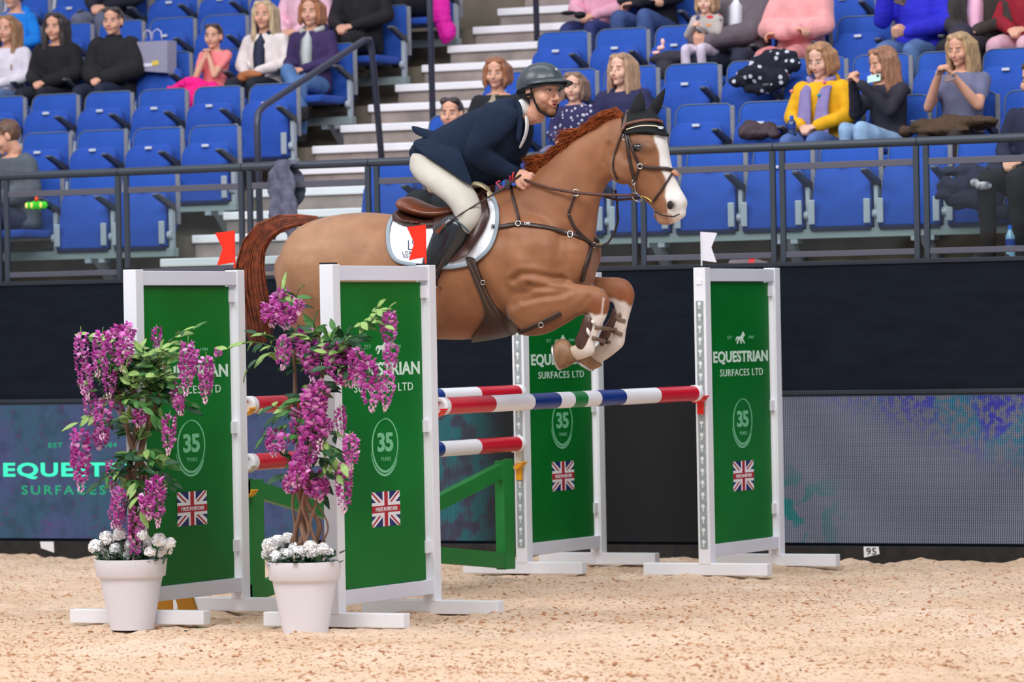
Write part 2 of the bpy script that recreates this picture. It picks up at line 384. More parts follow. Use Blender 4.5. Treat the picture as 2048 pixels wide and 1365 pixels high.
# --- front railing: pipe, framed glass panels
rail = mat('rail_paint', (62, 70, 80), .4, metal=.2); flat = mat('rail_bar_paint', (86, 86, 98), .5)
gl = bpy.data.materials.new('rail_glass'); gl.use_nodes = True; nt = gl.node_tree; nt.nodes.remove(nt.nodes['Principled BSDF'])
tr = nt.nodes.new('ShaderNodeBsdfTransparent'); tr.inputs[0].default_value = (.93, .98, .97, 1); gs = nt.nodes.new('ShaderNodeBsdfGlossy'); gs.inputs[1].default_value = .05
mxs = nt.nodes.new('ShaderNodeMixShader'); mxs.inputs[0].default_value = .03; nt.links.new(tr.outputs[0], mxs.inputs[1]); nt.links.new(gs.outputs[0], mxs.inputs[2]); nt.links.new(mxs.outputs[0], nt.nodes['Material Output'].inputs[0])
PX = [-5.24+1.03*k for k in range(13)]
rp = thing('rail_pipe', (0, .09, 1.98), 'thick dark green grey handrail pipe running above the glass panels', 'handrail')
for k in range(12):
    MB().tube([(PX[k]-.02, .09, 2.757), (PX[k+1]-.026, .09, 2.757)], .029, 14).build('pipe_length', rail, rp, smooth=True)
for k in range(12):
    a, b2 = PX[k]+.035, PX[k+1]-.035
    t = thing('railing_panel', (a, .09, 1.985), 'dark railing frame with clear glass, %s panel counting from the left end' % ordinal(k), 'railing', 'glass railing panels on the arena wall')
    for x in (a, b2): MB().box((x-.019, .075, 1.985), (x+.019, .105, 2.729)).build('post', rail, t, bevel=.004)
    MB().box((a+.019, .08, 2.60), (b2-.019, .1, 2.645)).build('middle_bar', flat, t, bevel=.003)
    MB().box((a+.019, .08, 2.015), (b2-.019, .1, 2.055)).build('bottom_bar', flat, t, bevel=.003)
    MB().box((a+.03, .087, 2.06), (b2-.03, .092, 2.595)).build('glass_pane', gl, t)
# --- stair handrails
hm = mat('handrail_paint', (66, 68, 86), .35, metal=.2)
def handrail(pix, label):
    HX = -2.48; P = [atX(u, v, HX) for u, v in pix]
    pts = []
    for i, p in enumerate(P):
        if 0 < i < len(P)-1:
            for s in (-.12, 0, .12):
                if s < 0: pts.append(p+nrm(P[i-1]-p)*.11)
                elif s == 0: pts.append(p+(nrm(P[i-1]-p)+nrm(P[i+1]-p))*.022)
                else: pts.append(p+nrm(P[i+1]-p)*.11)
        else: pts.append(p)
    t = thing('stair_handrail', P[0], label, 'handrail')
    MB().tube(pts, .025, 12, up=V(1, 0, 0)).build('rail_tube', hm, t, smooth='all')
    for p in (P[0], P[-1]): MB().lathe([(.05, 0), (.05, .012), (.028, .014)], p, 16).build('foot_flange', hm, t)
    return P
def stair_z(Y): return 2.13+.178*math.floor((Y-.74)/.455)
def pxX(X, Y, Z): return px((X, Y, Z))
hy0 = atX(517, 240, -2.48)[1]; hy1 = atX(762, 200, -2.48)[1]
handrail([pxX(-2.48, hy0, stair_z(hy0)), (513, 222), (741, 72), pxX(-2.48, hy1, stair_z(hy1))], 'dark bent tube handrail in the middle of the stairs, lower one')
hy0 = atX(863, 100, -2.48)[1]; hy1 = atX(1073, 20, -2.48)[1]
handrail([pxX(-2.48, hy0, stair_z(hy0)), (858, -60), (1066, -200), pxX(-2.48, hy1, stair_z(hy1))], 'upper dark stair handrail whose two posts rise out of the picture')
# --- seats
BLU = mat('seat_blue', (40, 82, 178), .75, spec=.2, noise=.18, nscale=6, bump=.05, bscale=300, sheen=.1); BLUB = mat('seat_back_blue', (44, 88, 182), .75, spec=.2, noise=.12, nscale=5)
UND = mat('seat_edge_navy', (22, 30, 70), .7); PIP = mat('seat_piping', (96, 110, 132), .5); LG = mat('seat_steel', (168, 178, 190), .4, metal=.1); ARM = mat('armrest_grey', (62, 66, 76), .45); ARMT = mat('armrest_top', (150, 156, 160), .4); BTN = mat('seat_number_plate', (205, 212, 225), .4)
def rrect(w0, w1, h, r, n=5, bot=False):     # outline: bottom width w0, top width w1, height h, rounded top corners
    pts = [(-w0/2, 0), (w0/2, 0)]
    for k in range(n+1): q = math.pi/2*k/n; pts.append((w1/2-r+r*math.cos(q), h-r+r*math.sin(q)))
    for k in range(n+1): q = math.pi/2+math.pi/2*k/n; pts.append((-w1/2+r+r*math.cos(q), h-r+r*math.sin(q)))
    return pts
def pad_mesh(mb, outline, f, th, crown=0.0):
    fr = [f(x, z, 0) for x, z in outline]; bk = [f(x, z, th) for x, z in outline]; n = len(outline)
    mb.add(fr+bk, [tuple(range(n)), tuple(range(2*n-1, n-1, -1))]+[(i, n+i, n+(i+1) % n, (i+1) % n) for i in range(n)])
def make_seat(down):
    t = thing('tip_up_seat', (0, 0, 0), '', 'seat')
    m = MB(); pad_mesh(m, rrect(.45, .45, .46, .07), lambda x, z, d: (x, .085+.085*z/.46+d, .41+z), .035); m.build('backrest', BLUB, t, bevel=.008, fix=True, smooth=True)
    ol = rrect(.45, .45, .46, .07); m = MB(); m.tube([(x*1.005, .085+.085*z/.46, .41+z) for x, z in ol[1:]+ol[:1]], .0055, 6); m.build('piping', PIP, t, smooth='all')
    if not down:
        ol = rrect(.455, .41, .45, .085)
        m = MB(); pad_mesh(m, ol, lambda x, z, d: (x, -.055+.085*(z/.45)**1.5+d-.02*math.sin(math.pi*z/.45), .285+z), .055); m.build('seat_pad', BLU, t, bevel=.014, fix=True, smooth=True, seg=3)
        MB().box((-.222, -.05, .262), (.222, .0, .292)).build('pad_edge', UND, t, bevel=.004)
        for s in (-1, 1):
            MB().box((s*.205-.024, -.075, .305), (s*.205+.024, -.058, .475)).build('hinge_plate', LG, t, bevel=.006)
        MB().box((-.03, -.002, .700), (.03, .018, .722)).build('number_plate', BTN, t, bevel=.006)
    else:
        ol = rrect(.455, .42, .45, .085)
        m = MB(); pad_mesh(m, ol, lambda x, z, d: (x, .04-z, .43+d+.02*math.sin(math.pi*z/.45)), -.055); m.build('seat_pad', BLU, t, bevel=.014, fix=True, smooth=True, seg=3)
    m = MB().box((.238, -.02, .21), (.268, .03, .585)).lathe([(.032, -.02), (.032, .02)], (.253, -.02, .37), 14, axis=(1, 0, 0)); m.build('standard', LG, t, bevel=.004)
    MB().box((.228, .10, .45), (.262, .118, .85)).build('side_bracket', mat('bracket_grey', (140, 142, 152), .5, noise=.35, nscale=70), t, bevel=.004)
    pr = [(.03, .545), (.03, .60), (-.20, .668), (-.235, .668), (-.235, .655)]
    MB().prism([(.232, y, z) for y, z in pr], (.044, 0, 0)).build('armrest', ARM, t, fix=True, bevel=.004)
    MB().prism([(.234, y, z+.001) for y, z in [(-.13, .648), (-.20, .669), (-.235, .669), (-.235, .672), (-.20, .674), (-.13, .653)]], (.04, 0, 0)).build('armrest_tip', ARMT, t, fix=True)
    remember(t); return t
SEAT_UP, SEAT_DN = make_seat(False), make_seat(True)
SEAT_Y, SXL, SXR, SP = 1.0, -3.58, .53, .507
def seat_org(row, X): return (X, SEAT_Y+TR*row, FL0+RS*row-.01)
used_up = used_dn = False
taken = {}        # (side,row,index) -> True when someone sits there, filled in from the crowd list below
def seat_index(row, upx, zoff=.7):        # nearest seat of a row to an image column
    best = None
    for side in 'LR':
        for k in range(-14, 14):
            X = SXL-SP*k if side == 'L' else SXR+SP*k
            if side == 'L' and k < 0: continue
            if side == 'R' and k < -4: continue
            u = px((X, SEAT_Y+TR*row-.1, FL0+RS*row+zoff))[0]
            if best is None or abs(u-upx) < best[0]: best = (abs(u-upx), side, k, X)
    return best[1:]
# ================================================================ the oxer: four wings, poles, filler
WHT = mat('white_paint', (236, 238, 244), .42, noise=.05, nscale=3); WHF = mat('white_frame', (226, 228, 240), .42, noise=.05, nscale=3)
GRN = mat('panel_green', (4, 116, 40), .4, spec=.18, noise=.22, nscale=1.6); PRT = mat('panel_print_white', (215, 240, 225), .5); PRT2 = mat('panel_print_pale_green', (120, 196, 150), .5)
GAL = mat('cup_track_steel', (165, 176, 176), .45, metal=.2, noise=.25, nscale=30); HOL = mat('keyhole', (225, 232, 232), .5); BLKC = mat('black_cap', (20, 22, 30), .5)
FB, FR_, FW_ = mat('flag_blue', (24, 38, 104), .5), mat('flag_red', (176, 26, 44), .5), mat('flag_white', (238, 238, 242), .5)
WW, WP, WH = 1.165, .082, 1.939
def P3(X, Y0, rot):                        # wing local (u along the wing, v across, z) to world
    c, s = math.cos(rot), math.sin(rot)
    return lambda u, v, z: (X+v*c-u*s*0+u*math.sin(-rot)*-1, Y0+u*c-v*s, z)
def wing(X, Y0, inner_far, label, flag=None, track=False):
    t = thing('jump_wing', (X, Y0+WW/2, 0), label, 'jump wing')
    y0, y1 = Y0, Y0+WW; h = WP/2
    for k, y in enumerate((y0, y1-WP)):
        MB().box((X-h, y, .07), (X+h, y+WP, WH)).build('post', WHT, t, bevel=.004)
        MB().box((X-h-.001, y+.004, WH), (X+h-.01, y+WP-.012, WH+.009)).build('post_cap', BLKC, t)
        MB().box((X-.43, y+.003, 0.0), (X+.43, y+WP-.003, .077)).build('foot', WHT, t, bevel=.005)
    MB().box((X-.03, y0+WP, 1.852), (X+.035, y1-WP, 1.932)).build('top_rail', WHF, t, bevel=.003)
    MB().box((X-.03, y0+WP, .112), (X+.035, y1-WP, .192)).build('bottom_rail', WHF, t, bevel=.003)
    pn = MB().box((X-.006, y0+WP, .194), (X+.012, y1-WP-.045, 1.845)).build('panel', GRN, t)
    for z in (.376, 1.046, 1.79): MB().box((X-.012, y1-WP-.055, z-.035), (X+.024, y1-WP+.002, z+.035)).build('clip', WHT, t, bevel=.003)
    f = X+.0125; DY = .056
    def txt(s, ya, yb, za, zb, m, bold=0, sp=1.0):
        ya += DY; yb += DY; place_flat(text_mesh(s, yb-ya, zb-za, bold, sp, .0015), (f, y0+ya, za), (0, 1, 0), (0, 0, 1), 'lettering', m, pn)
    txt('EQUESTRIAN', .106, .950, 1.322, 1.408, PRT, .03, 1.03); txt('SURFACES LTD', .205, .868, 1.247, 1.292, PRT, .0, 1.12)
    txt('35', .452, .630, .918, 1.024, PRT2, .035, .95); txt('YEARS', .485, .60, .868, .890, PRT2, 0, 1.1)
    txt('EST', .33, .40, 1.483, 1.503, PRT2, 0, 1.1); txt('1984', .655, .735, 1.483, 1.503, PRT2, 0, 1.1)
    # running horse emblem
    hp = [(0, .3), (.06, .55), (.2, .62), (.5, .6), (.66, .78), (.74, .98), (.84, 1), (.86, .9), (1, .72), (.95, .64), (.84, .68), (.82, .5), (.76, .38), (.9, .2), (.98, .02), (.9, 0), (.78, .16), (.64, .3), (.6, .02), (.5, 0), (.52, .3), (.36, .32), (.2, .0), (.1, .02), (.24, .34), (.14, .44), (.08, .4), (.04, .2)]
    MB().prism([(f, y0+DY+.452+.147*a, 1.452+.077*b_) for a, b_ in hp], (.0015, 0, 0)).build('emblem', PRT, pn, fix=True)
    # ring of two swooshes round the 35
    m = MB(); cy, cz = y0+DY+.536, .956
    for (a0, a1, r0, r1, w, off) in ((100, 350, .138, .150, .016, (0, 0)), (-80, 112, .142, .138, .011, (.006, .004)), (190, 330, .166, .150, .014, (.004, -.008))):
        N = 28; L = []
        for i in range(N+1):
            q = math.radians(a0+(a1-a0)*i/N); r = r0+(r1-r0)*i/N; ww = w*math.sin(math.pi*min(max(i/N, .04), .96))**.6
            L.append(((r-ww/2, r+ww/2), q))
        R = [[(f, cy+off[0]+r*math.cos(q), cz+off[1]+r*math.sin(q)) for r in rr] + [(f+.0014, cy+off[0]+r*math.cos(q), cz+off[1]+r*math.sin(q)) for r in rr[::-1]] for rr, q in L]
        m.rings(R)
    m.build('ring_mark', PRT2, pn, fix=True)
    # union flag, 0.32 x 0.19
    fy, fz, fw, fh = y0+DY+.375, .512, .318, .19
    g = lambda a, b_, e: (f+e, fy+fw*a, fz+fh*b_)
    m = MB()
    def poly(pts, mi, e): m.prism([g(a, b_, e) for a, b_ in pts], (.0004, 0, 0), mi)
    poly([(0, 0), (1, 0), (1, 1), (0, 1)], 0, 0)
    for sa in ((0, 0, 1, 1), (0, 1, 1, 0)):
        a0, b0, a1, b1 = sa; s = 1 if b1 > b0 else -1; wd_ = .16
        poly([(0, b0), (0, b0+s*wd_), (1-wd_*.62, b1), (1, b1), (1, b1-s*wd_), (wd_*.62, b0)], 1, .0005)
        wd_ = .05; poly([(0.02, b0), (0, b0+s*.02), (0, b0+s*wd_), (1-wd_, b1), (1, b1-s*.02)], 2, .001)
    poly([(.38, 0), (.62, 0), (.62, 1), (.38, 1)], 1, .0015); poly([(0, .31), (1, .31), (1, .69), (0, .69)], 1, .0017)
    poly([(.44, 0), (.56, 0), (.56, 1), (.44, 1)], 2, .0023); poly([(0, .4), (1, .4), (1, .6), (0, .6)], 2, .0026)
    m.build('union_flag_print', [FB, FW_, FR_], pn, fix=True)
    place_flat(text_mesh('MADE IN BRITAIN', .24, .022, .02, 1.0, .001), (f+.0033, fy+.04, fz+fh*.5-.011), (0, 1, 0), (0, 0, 1), 'lettering', FW_, pn)
    yi = y1-WP if inner_far else y0      # post that carries the cups
    ys = yi+WP+.001 if inner_far else yi-.004
    if True:
        m = MB().box((X-.024, ys-.001, .17), (X+.024, ys+.003, 1.73)); m.build('cup_track', GAL, t)
        yk = ys-.0025 if not inner_far else ys+.0045; km = None
        for z in np.arange(.2, 1.72, .075):
            if km is None:
                kb = MB().lathe([(.0125, 0), (.0125, .001)], (X, yk, z+.012), 10, axis=(0, 1, 0)).prism([(X-.004, yk, z-.022), (X+.004, yk, z-.022), (X+.004, yk, z+.005), (X-.004, yk, z+.005)], (0, .001, 0)); ko = kb.build('keyhole', HOL, t, fix=True); km = z
            else: o_ = ko.copy(); COL.objects.link(o_); o_.location = (0, 0, z-km)
        MB().box((X-.02, ys-.003, 1.83), (X+.02, ys+.004, 1.865)).build('flag_bracket', WHT, t, bevel=.003)
    if flag:
        fm = mat('jump_flag_'+flag[0], flag[1], .5, emit=flag[2] if len(flag) > 2 else None, estr=.12)
        ft = thing('jump_flag', (X, yi+WP/2, WH), flag[3], 'flag')
        yc = yi+WP/2; b_, tp = WH-.12, WH+.225
        MB().tube([(X, yc, b_+.1), (X, yc, tp)], .0055, 8).build('flag_stick', fm, ft)
        s = flag[4]; q = [(X, yc, tp), (X+s*.145, yc, tp-.018), (X+s*.085, yc, tp-.095), (X+s*.145, yc, tp-.17), (X, yc, tp-.185)]
        q = [(X, yc, tp), (X+s*flag[5], yc-.0, tp-.01), (X+s*(flag[5]*.62), yc, tp-.10), (X+s*flag[5]*.93, yc, tp-.195), (X, yc, tp-.18)]
        MB().prism(q, (0, .004, 0)).build('flag_cloth', fm, ft, fix=True)
    return t
red = ('red', (235, 40, 32), (235, 40, 32)); 
wing(2.2436, -6.510, True, 'near green wing panel with red flag, standing right of the white pot and wisteria', ('red', (255, 44, 18), None, 'red swallowtail flag on the nearest wing, in front of the saddle cloth', -1, .115))
wing(1.0085, -6.509, True, 'leftmost green wing panel, half hidden by the left potted wisteria', ('red', (255, 44, 18), None, 'red swallowtail flag on the leftmost wing, by the horse tail', -1, .125))
wing(2.2205, -1.725, False, 'rightmost green wing panel with a white flag on its post', ('white', (222, 222, 232), None, 'white swallowtail flag on the rightmost wing', 1, .11))
wing(.9301, -1.728, False, 'far green wing panel standing behind the horse forelegs')
# --- poles and cups
RED, BLU2, WPL, GPL = mat('pole_red', (206, 22, 44), .3, noise=.12, nscale=5), mat('pole_blue', (16, 52, 132), .3, noise=.1, nscale=5), mat('pole_white', (240, 240, 244), .3), mat('pole_green', (14, 120, 52), .35)
ymid = -3.536; LEN = 3.42
def pole(X, z, label):
    t = thing('jump_pole', (X, ymid, z), label, 'pole', 'striped poles of the jump')
    y0 = ymid-LEN/2+.06; y1 = ymid+LEN/2-.06
    yb = [y0] + [atX(u, 806, 2.2436)[1] for u in (977, 1054, 1126)] + [atX(1150, 800, 2.2436)[1]]
    yb = [y0, -4.66, -4.10, -3.72+.0, -3.60]; h = .048
    s = [y0, y0+.62, y0+1.14, y0+1.50, y0+1.585]; s += [2*ymid-x for x in s[::-1]]
    cols = [RED, WPL, BLU2, WPL, GPL, WPL, BLU2, WPL, RED]
    s = [y0, y0+.55, y0+1.04, y0+1.38, y0+1.565]; s += [2*ymid-x for x in s[::-1]]
    nm = ['red', 'white', 'blue', 'white', 'green', 'white', 'blue', 'white', 'red']
    for k in range(9):
        a, b_ = s[k]-ymid, s[k+1]-ymid
        tag(MB().tube([(X, ymid+a, z), (X, ymid+b_, z)], h, 28).build('pole_band', cols[k], t, smooth=True), nm[k]+' painted band')
    for sg, y in ((-1, y0), (1, y1)):
        MB().lathe([(h+.001, 0), (h+.003, .004), (h+.003, .052), (h-.004, .06), (.03, .0605), (.028, .054), (.001, .054)], (X, y, z), 28, axis=(0, sg, 0)).build('end_cap', WPL, t, smooth=True)
    m = MB(); m.tube([(X+.02*math.cos(q), y0-.059, z+.02*math.sin(q)) for q in np.radians([70, 100, 130, 160, 190, 220, 250])], .0025, 6); m.build('cap_mark', RED, t)
def cup(X, z, end, c, name, label):
    y = -5.345+.004 if end < 0 else -1.727-.004; s = 1 if end < 0 else -1
    m = MB(); m.box((X-.02, min(y, y+s*.02), z-.13), (X+.02, max(y, y+s*.02), z-.02))
    R = []
    for q in np.linspace(math.pi+.45, 2*math.pi-.45, 9):
        a = V(math.cos(q), 0, math.sin(q)); R.append([V(X, y+s*.01, z)+a*.051, V(X, y+s*.075, z)+a*.051, V(X, y+s*.075, z)+a*.059, V(X, y+s*.01, z)+a*.059])
    m.rings(R); m.box((X-.062, min(y+s*.01, y+s*.07), z-.022), (X-.043, max(y+s*.01, y+s*.07), z-.012)).box((X+.043, min(y+s*.01, y+s*.07), z-.022), (X+.062, max(y+s*.01, y+s*.07), z-.012))
    tag(m.build(name, c, fix=True, bevel=.002), label, 'cup', 'plastic pole cups')
CR, CY, CWh = mat('cup_red', (226, 40, 28), .35), mat('cup_yellow', (240, 172, 16), .35), mat('cup_cream', (214, 212, 196), .4)
pole(2.235, 1.150, 'striped pole across the landing side of the jump, nearest the camera'); cup(2.2436, 1.150, -1, CR, 'pole_cup', 'red cup holding the near end of the landing pole'); cup(2.2205, 1.146, 1, CR, 'pole_cup', 'red cup on the rightmost wing under the pole end')
pole(.99, 1.168, 'upper striped pole on the take off side, behind the landing pole'); cup(1.0085, 1.168, -1, CY, 'pole_cup', 'yellow cup on the leftmost wing under the upper pole'); cup(.9301, 1.175, 1, CWh, 'pole_cup', 'cream cup on the far wing under the upper pole')
pole(.985, .840, 'lower striped pole on the take off side, above the green filler'); cup(1.0085, .840, -1, CWh, 'pole_cup', 'cream cup on the leftmost wing under the lower pole'); cup(.9301, .840, 1, CWh, 'pole_cup', 'cream cup on the far wing under the lower pole')
cup(1.0085, .700, -1, CY, 'pole_cup', 'yellow cup on the leftmost wing holding the green filler'); cup(.9301, .735, 1, CY, 'pole_cup', 'yellow cup on the far wing holding the green filler')
# --- green bow-tie filler
FG = mat('filler_green', (24, 128, 50), .45, noise=.15, nscale=4); t = thing('green_filler', (.99, ymid, .05), 'green wooden filler gate with dipping top bar, hanging between the take off wings', 'filler')
X0 = .955; ya, yb = -5.262, -1.985; cm = (ya+yb)/2
def bar(p, q, h, name, X0=X0, T_=.06):       # bar in the Y-Z plane
    a, b_ = V(X0, *p), V(X0, *q); MB().prism([a, b_, b_+V(0, 0, h), a+V(0, 0, h)], (T_, 0, 0)).build(name, FG, t, fix=True, bevel=.003)
for y in (ya, yb-.14): bar((y, .05), (y+.14, .05), .69, 'upright', X0-.003, .066)
bar((ya, .655), (cm, .33), .095, 'top_bar'); bar((cm, .33), (yb, .655), .095, 'top_bar')
bar((ya, .045), (cm, .20), .10, 'bottom_bar'); bar((cm, .20), (yb, .045), .10, 'bottom_bar'); bar((cm-.05, .28), (cm+.05, .28), .08, 'middle_block')
# --- dark yellow wedge lying behind the left pot
yw = atZ(345, 1222, 0); m = MB(); m.prism([yw+V(-.25, .05, 0), yw+V(.16, .0, 0), yw+V(.12, .0, .11), yw+V(-.25, .05, .08)], (0, .12, 0))
tag(m.build('wooden_wedge', mat('wedge_yellow', (168, 112, 8), .6), fix=True, bevel=.004), 'dark yellow wooden wedge on the sand under the leftmost wing', 'wedge')
# ================================================================ horse
HA = math.radians(24)                       # the horse travels to the right and turned 24 degrees towards the camera
H0 = CAM*V(1, 1, 0)+hv((870-1024)/F_PX*25.5, 25.5)+V(0, 0, 1.6)
HF = hv(math.cos(HA), -math.sin(HA)); HN = hv(-math.sin(HA), -math.cos(HA))
def hp(u, v, w=0.0):                        # photo point on the plane w metres to the near side of the horse's mid plane
    o, d = ray(u, v); return o+((H0+HN*w-o)@HN)/(d@HN)*d
def ribs(mb, rows, n=20, mi=0, sq=1.0, round_ends=True):   # rows: u1,v1,u2,v2,half width,lateral centre
    R = []; rows = [tuple(r)+((0.0,) if len(r) == 5 else ()) for r in rows]
    if len(rows) > 3:
        A = [np.array(r, float) for r in rows]; A = [2*A[0]-A[1]]+A+[2*A[-1]-A[-2]]; out = []
        for i in range(1, len(A)-2):
            for t in (0, 1/3, 2/3): out.append(tuple(.5*((2*A[i])+(-A[i-1]+A[i+1])*t+(2*A[i-1]-5*A[i]+4*A[i+1]-A[i+2])*t*t+(-A[i-1]+3*A[i]-3*A[i+1]+A[i+2])*t**3)))
        rows = out+[rows[-1]]
    def ring(r, s=1.0, ex=V(0, 0, 0)):
        a, b_ = hp(r[0], r[1], r[5]), hp(r[2], r[3], r[5]); c = (a+b_)/2+ex; h = (a-b_)/2*s; out = []
        for k in range(n):
            q = 2*math.pi*k/n; cs, sn = math.cos(q), math.sin(q)
            cs = math.copysign(abs(cs)**sq, cs); sn = math.copysign(abs(sn)**sq, sn)
            out.append(c+h*cs+HN*r[4]*s*sn)
        return out
    cen = [(hp(r[0], r[1], r[5])+hp(r[2], r[3], r[5]))/2 for r in rows]
    if round_ends:
        d = nrm(cen[0]-cen[1]); k = .5*min(rows[0][4], np.linalg.norm(hp(*rows[0][:2], 0)-hp(*rows[0][2:4], 0))/2); R.append(ring(rows[0], .45, d*k)); R.append(ring(rows[0], .8, d*k*.6))
    for r in rows: R.append(ring(r))
    if round_ends:
        d = nrm(cen[-1]-cen[-2]); k = .5*min(rows[-1][4], np.linalg.norm(hp(*rows[-1][:2], 0)-hp(*rows[-1][2:4], 0))/2); R.append(ring(rows[-1], .8, d*k*.6)); R.append(ring(rows[-1], .45, d*k))
    mb.rings(R, mi); return mb
hm_ = MB(); E_ = lambda u, v, w, ru, rv, rw: hm_.ell(hp(u, v, w), (ru/352/.91, rw, rv/352), 16, 10, R=np.stack([HF, HN, V(0, 0, 1)], 1))
ribs(hm_, [(574, 505, 572, 590, .12), (588, 468, 583, 640, .20), (618, 445, 606, 668, .26), (668, 431, 660, 685, .285), (730, 425, 728, 690, .295), (800, 431, 800, 686, .295), (870, 440, 868, 680, .30),
    (930, 425, 925, 680, .30), (985, 396, 980, 674, .28), (1040, 384, 1035, 664, .255), (1090, 398, 1085, 650, .23), (1135, 432, 1130, 625, .195), (1168, 470, 1160, 590, .14)], 56)
ribs(hm_, [(985, 385, 1120, 640, .20), (1005, 378, 1160, 590, .19), (1052, 362, 1183, 515, .155), (1092, 325, 1192, 455, .125), (1136, 288, 1198, 408, .10), (1182, 258, 1212, 372, .085), (1222, 236, 1238, 350, .08), (1258, 228, 1262, 335, .075)], 40)
# head
ribs(hm_, [(1292, 228, 1238, 292, .07), (1318, 248, 1228, 320, .092), (1330, 268, 1232, 348, .10), (1335, 293, 1250, 366, .096), (1341, 326, 1272, 386, .078), (1349, 350, 1289, 401, .064),
    (1358, 372, 1302, 413, .056), (1368, 390, 1313, 428, .058), (1374, 406, 1322, 438, .058), (1366, 426, 1338, 443, .046)], 22, sq=.9)
E_(1248, 336, .06, 30, 34, .045); E_(1248, 336, -.06, 30, 34, .045)            # cheeks
for s in (1, -1):
    E_(1291, 296, .078*s, 20, 14, .032)                                        # eye socket
    E_(1287, 286, .083*s, 15, 5, .02)
    E_(1348, 411, .040*s, 14, 15, .026)                                        # nostril rim
E_(1332, 441, 0, 17, 9, .038); E_(1322, 432, 0, 14, 9, .04)                    # lower lip
E_(1357, 425, 0, 14, 14, .045)
# shoulder, breast, haunch muscles
E_(1060, 520, .12, 75, 95, .15); E_(1060, 520, -.12, 75, 95, .15); E_(1140, 520, .07, 42, 60, .12); E_(1140, 520, -.07, 42, 60, .12)
E_(650, 560, .12, 80, 105, .17); E_(650, 560, -.12, 80, 105, .17); E_(1010, 440, 0, 55, 60, .16)
E_(1170, 505, -.1, 30, 50, .10)
# near foreleg
ribs(hm_, [(1060, 560, 1020, 648, .10, .13), (1088, 553, 1046, 672, .09, .15), (1115, 558, 1092, 669, .075, .16), (1148, 566, 1130, 650, .058, .165), (1172, 570, 1156, 634, .046, .17),
    (1196, 574, 1168, 630, .046, .17), (1213, 588, 1174, 628, .045, .17), (1220, 606, 1178, 632, .043, .17), (1214, 630, 1181, 640, .034, .17), (1204, 652, 1176, 652, .030, .17), (1196, 672, 1166, 668, .030, .17), (1190, 690, 1158, 684, .032, .17),
    (1188, 708, 1152, 690, .036, .17), (1170, 717, 1146, 692, .033, .17), (1154, 722, 1142, 690, .034, .17)], 18)
# far foreleg
ribs(hm_, [(1110, 540, 1080, 640, .09, -.14), (1150, 548, 1125, 640, .07, -.15), (1195, 553, 1178, 618, .055, -.16), (1232, 554, 1212, 606, .047, -.16), (1254, 560, 1222, 604, .046, -.16), (1267, 578, 1228, 608, .045, -.16), (1268, 598, 1230, 616, .042, -.16),
    (1262, 620, 1230, 626, .034, -.16), (1256, 645, 1227, 642, .030, -.16), (1252, 668, 1220, 662, .030, -.16), (1248, 690, 1212, 676, .034, -.16), (1234, 704, 1200, 686, .034, -.16), (1216, 718, 1184, 698, .032, -.16), (1200, 728, 1174, 702, .033, -.16)], 18)
# hind legs, tucked up behind the wing
for s, du, dv in ((1, 0, 0), (-1, 22, -8)):
    w = .15*s
    ribs(hm_, [(568+du, 560, 720, 600, .12, w), (578+du, 640, 735, 660, .11, w), (612+du, 690+dv, 735+du, 706+dv, .08, w), (636+du, 716+dv, 712+du, 738+dv, .055, w), (650+du, 735+dv, 700+du, 752+dv, .045, w), (668+du, 760+dv, 700+du, 742+dv, .04, w),
        (712+du, 778+dv, 722+du, 750+dv, .034, w), (760+du, 786+dv, 764+du, 760+dv, .032, w), (782+du, 794+dv, 790+du, 764+dv, .036, w), (806+du, 806+dv, 812+du, 778+dv, .033, w)], 16)
GRV = [([(985, 500), (998, 555), (1018, 605), (1040, 645)], 9, .016), ([(1082, 603), (1115, 594), (1160, 588)], 4.5, .010), ([(1092, 572), (1130, 578), (1170, 582)], 4, .006), ([(1062, 560), (1080, 549), (1105, 550), (1150, 560)], 5, .014),
    ([(1218, 372), (1200, 415), (1186, 450), (1178, 480)], 7, .012), ([(1228, 292), (1221, 325), (1234, 355), (1256, 370)], 4.5, .009), ([(1030, 400), (1075, 440), (1105, 490), (1112, 540)], 14, .010), ([(775, 470), (750, 530), (742, 600), (750, 650)], 12, .014), ([(1148, 470), (1150, 520), (1140, 555)], 9, .010),
    ([(1060, 610), (1085, 590), (1092, 570)], 6, .008), ([(610, 560), (640, 620), (690, 660)], 14, .010), ([(1290, 330), (1320, 350), (1335, 385)], 5, .004), ([(1205, 596), (1190, 616)], 4, .004), ([(1010, 470), (1060, 480), (1100, 520)], 12, .008), ([(1252, 300), (1262, 320), (1300, 324)], 5, .004)]
def groove(co, no):
    w = (co-H0)@HN; mid = co-w[:, None]*HN; q = mid-CAM; d = q@AX_F; U = np.stack([1024+F_PX*(q@C_R)/d, 682.5-F_PX*(q@C_U)/d], 1); side = np.clip(np.abs((no@HN)), 0, 1)
    for pts, sg, dep in GRV:
        best = np.full(len(co), 1e9)
        for a, b_ in zip(pts, pts[1:]):
            a = np.array(a, float); b_ = np.array(b_, float); t = np.clip(((U-a)@(b_-a))/((b_-a)@(b_-a)), 0, 1); best = np.minimum(best, ((U-a-t[:, None]*(b_-a))**2).sum(1))
        co = co-no*(dep*np.exp(-best/(2*sg*sg))*side)[:, None]
        co = co+no*(.35*dep*np.exp(-(np.sqrt(best)-2.3*sg)**2/(2*sg*sg))*side)[:, None]
    return co+no*(.0025*lump(co, 21, 9)+.0012*lump(co, 22, 22))[:, None]
HME = solid(hm_, .0085, 12, disp=groove)
HBV = None
def hbvh():
    global HBV
    if HBV is None:
        bm = bmesh.new(); bm.from_mesh(HME); HBV = BVHTree.FromBMesh(bm); bm.free()
    return HBV
hbvh()
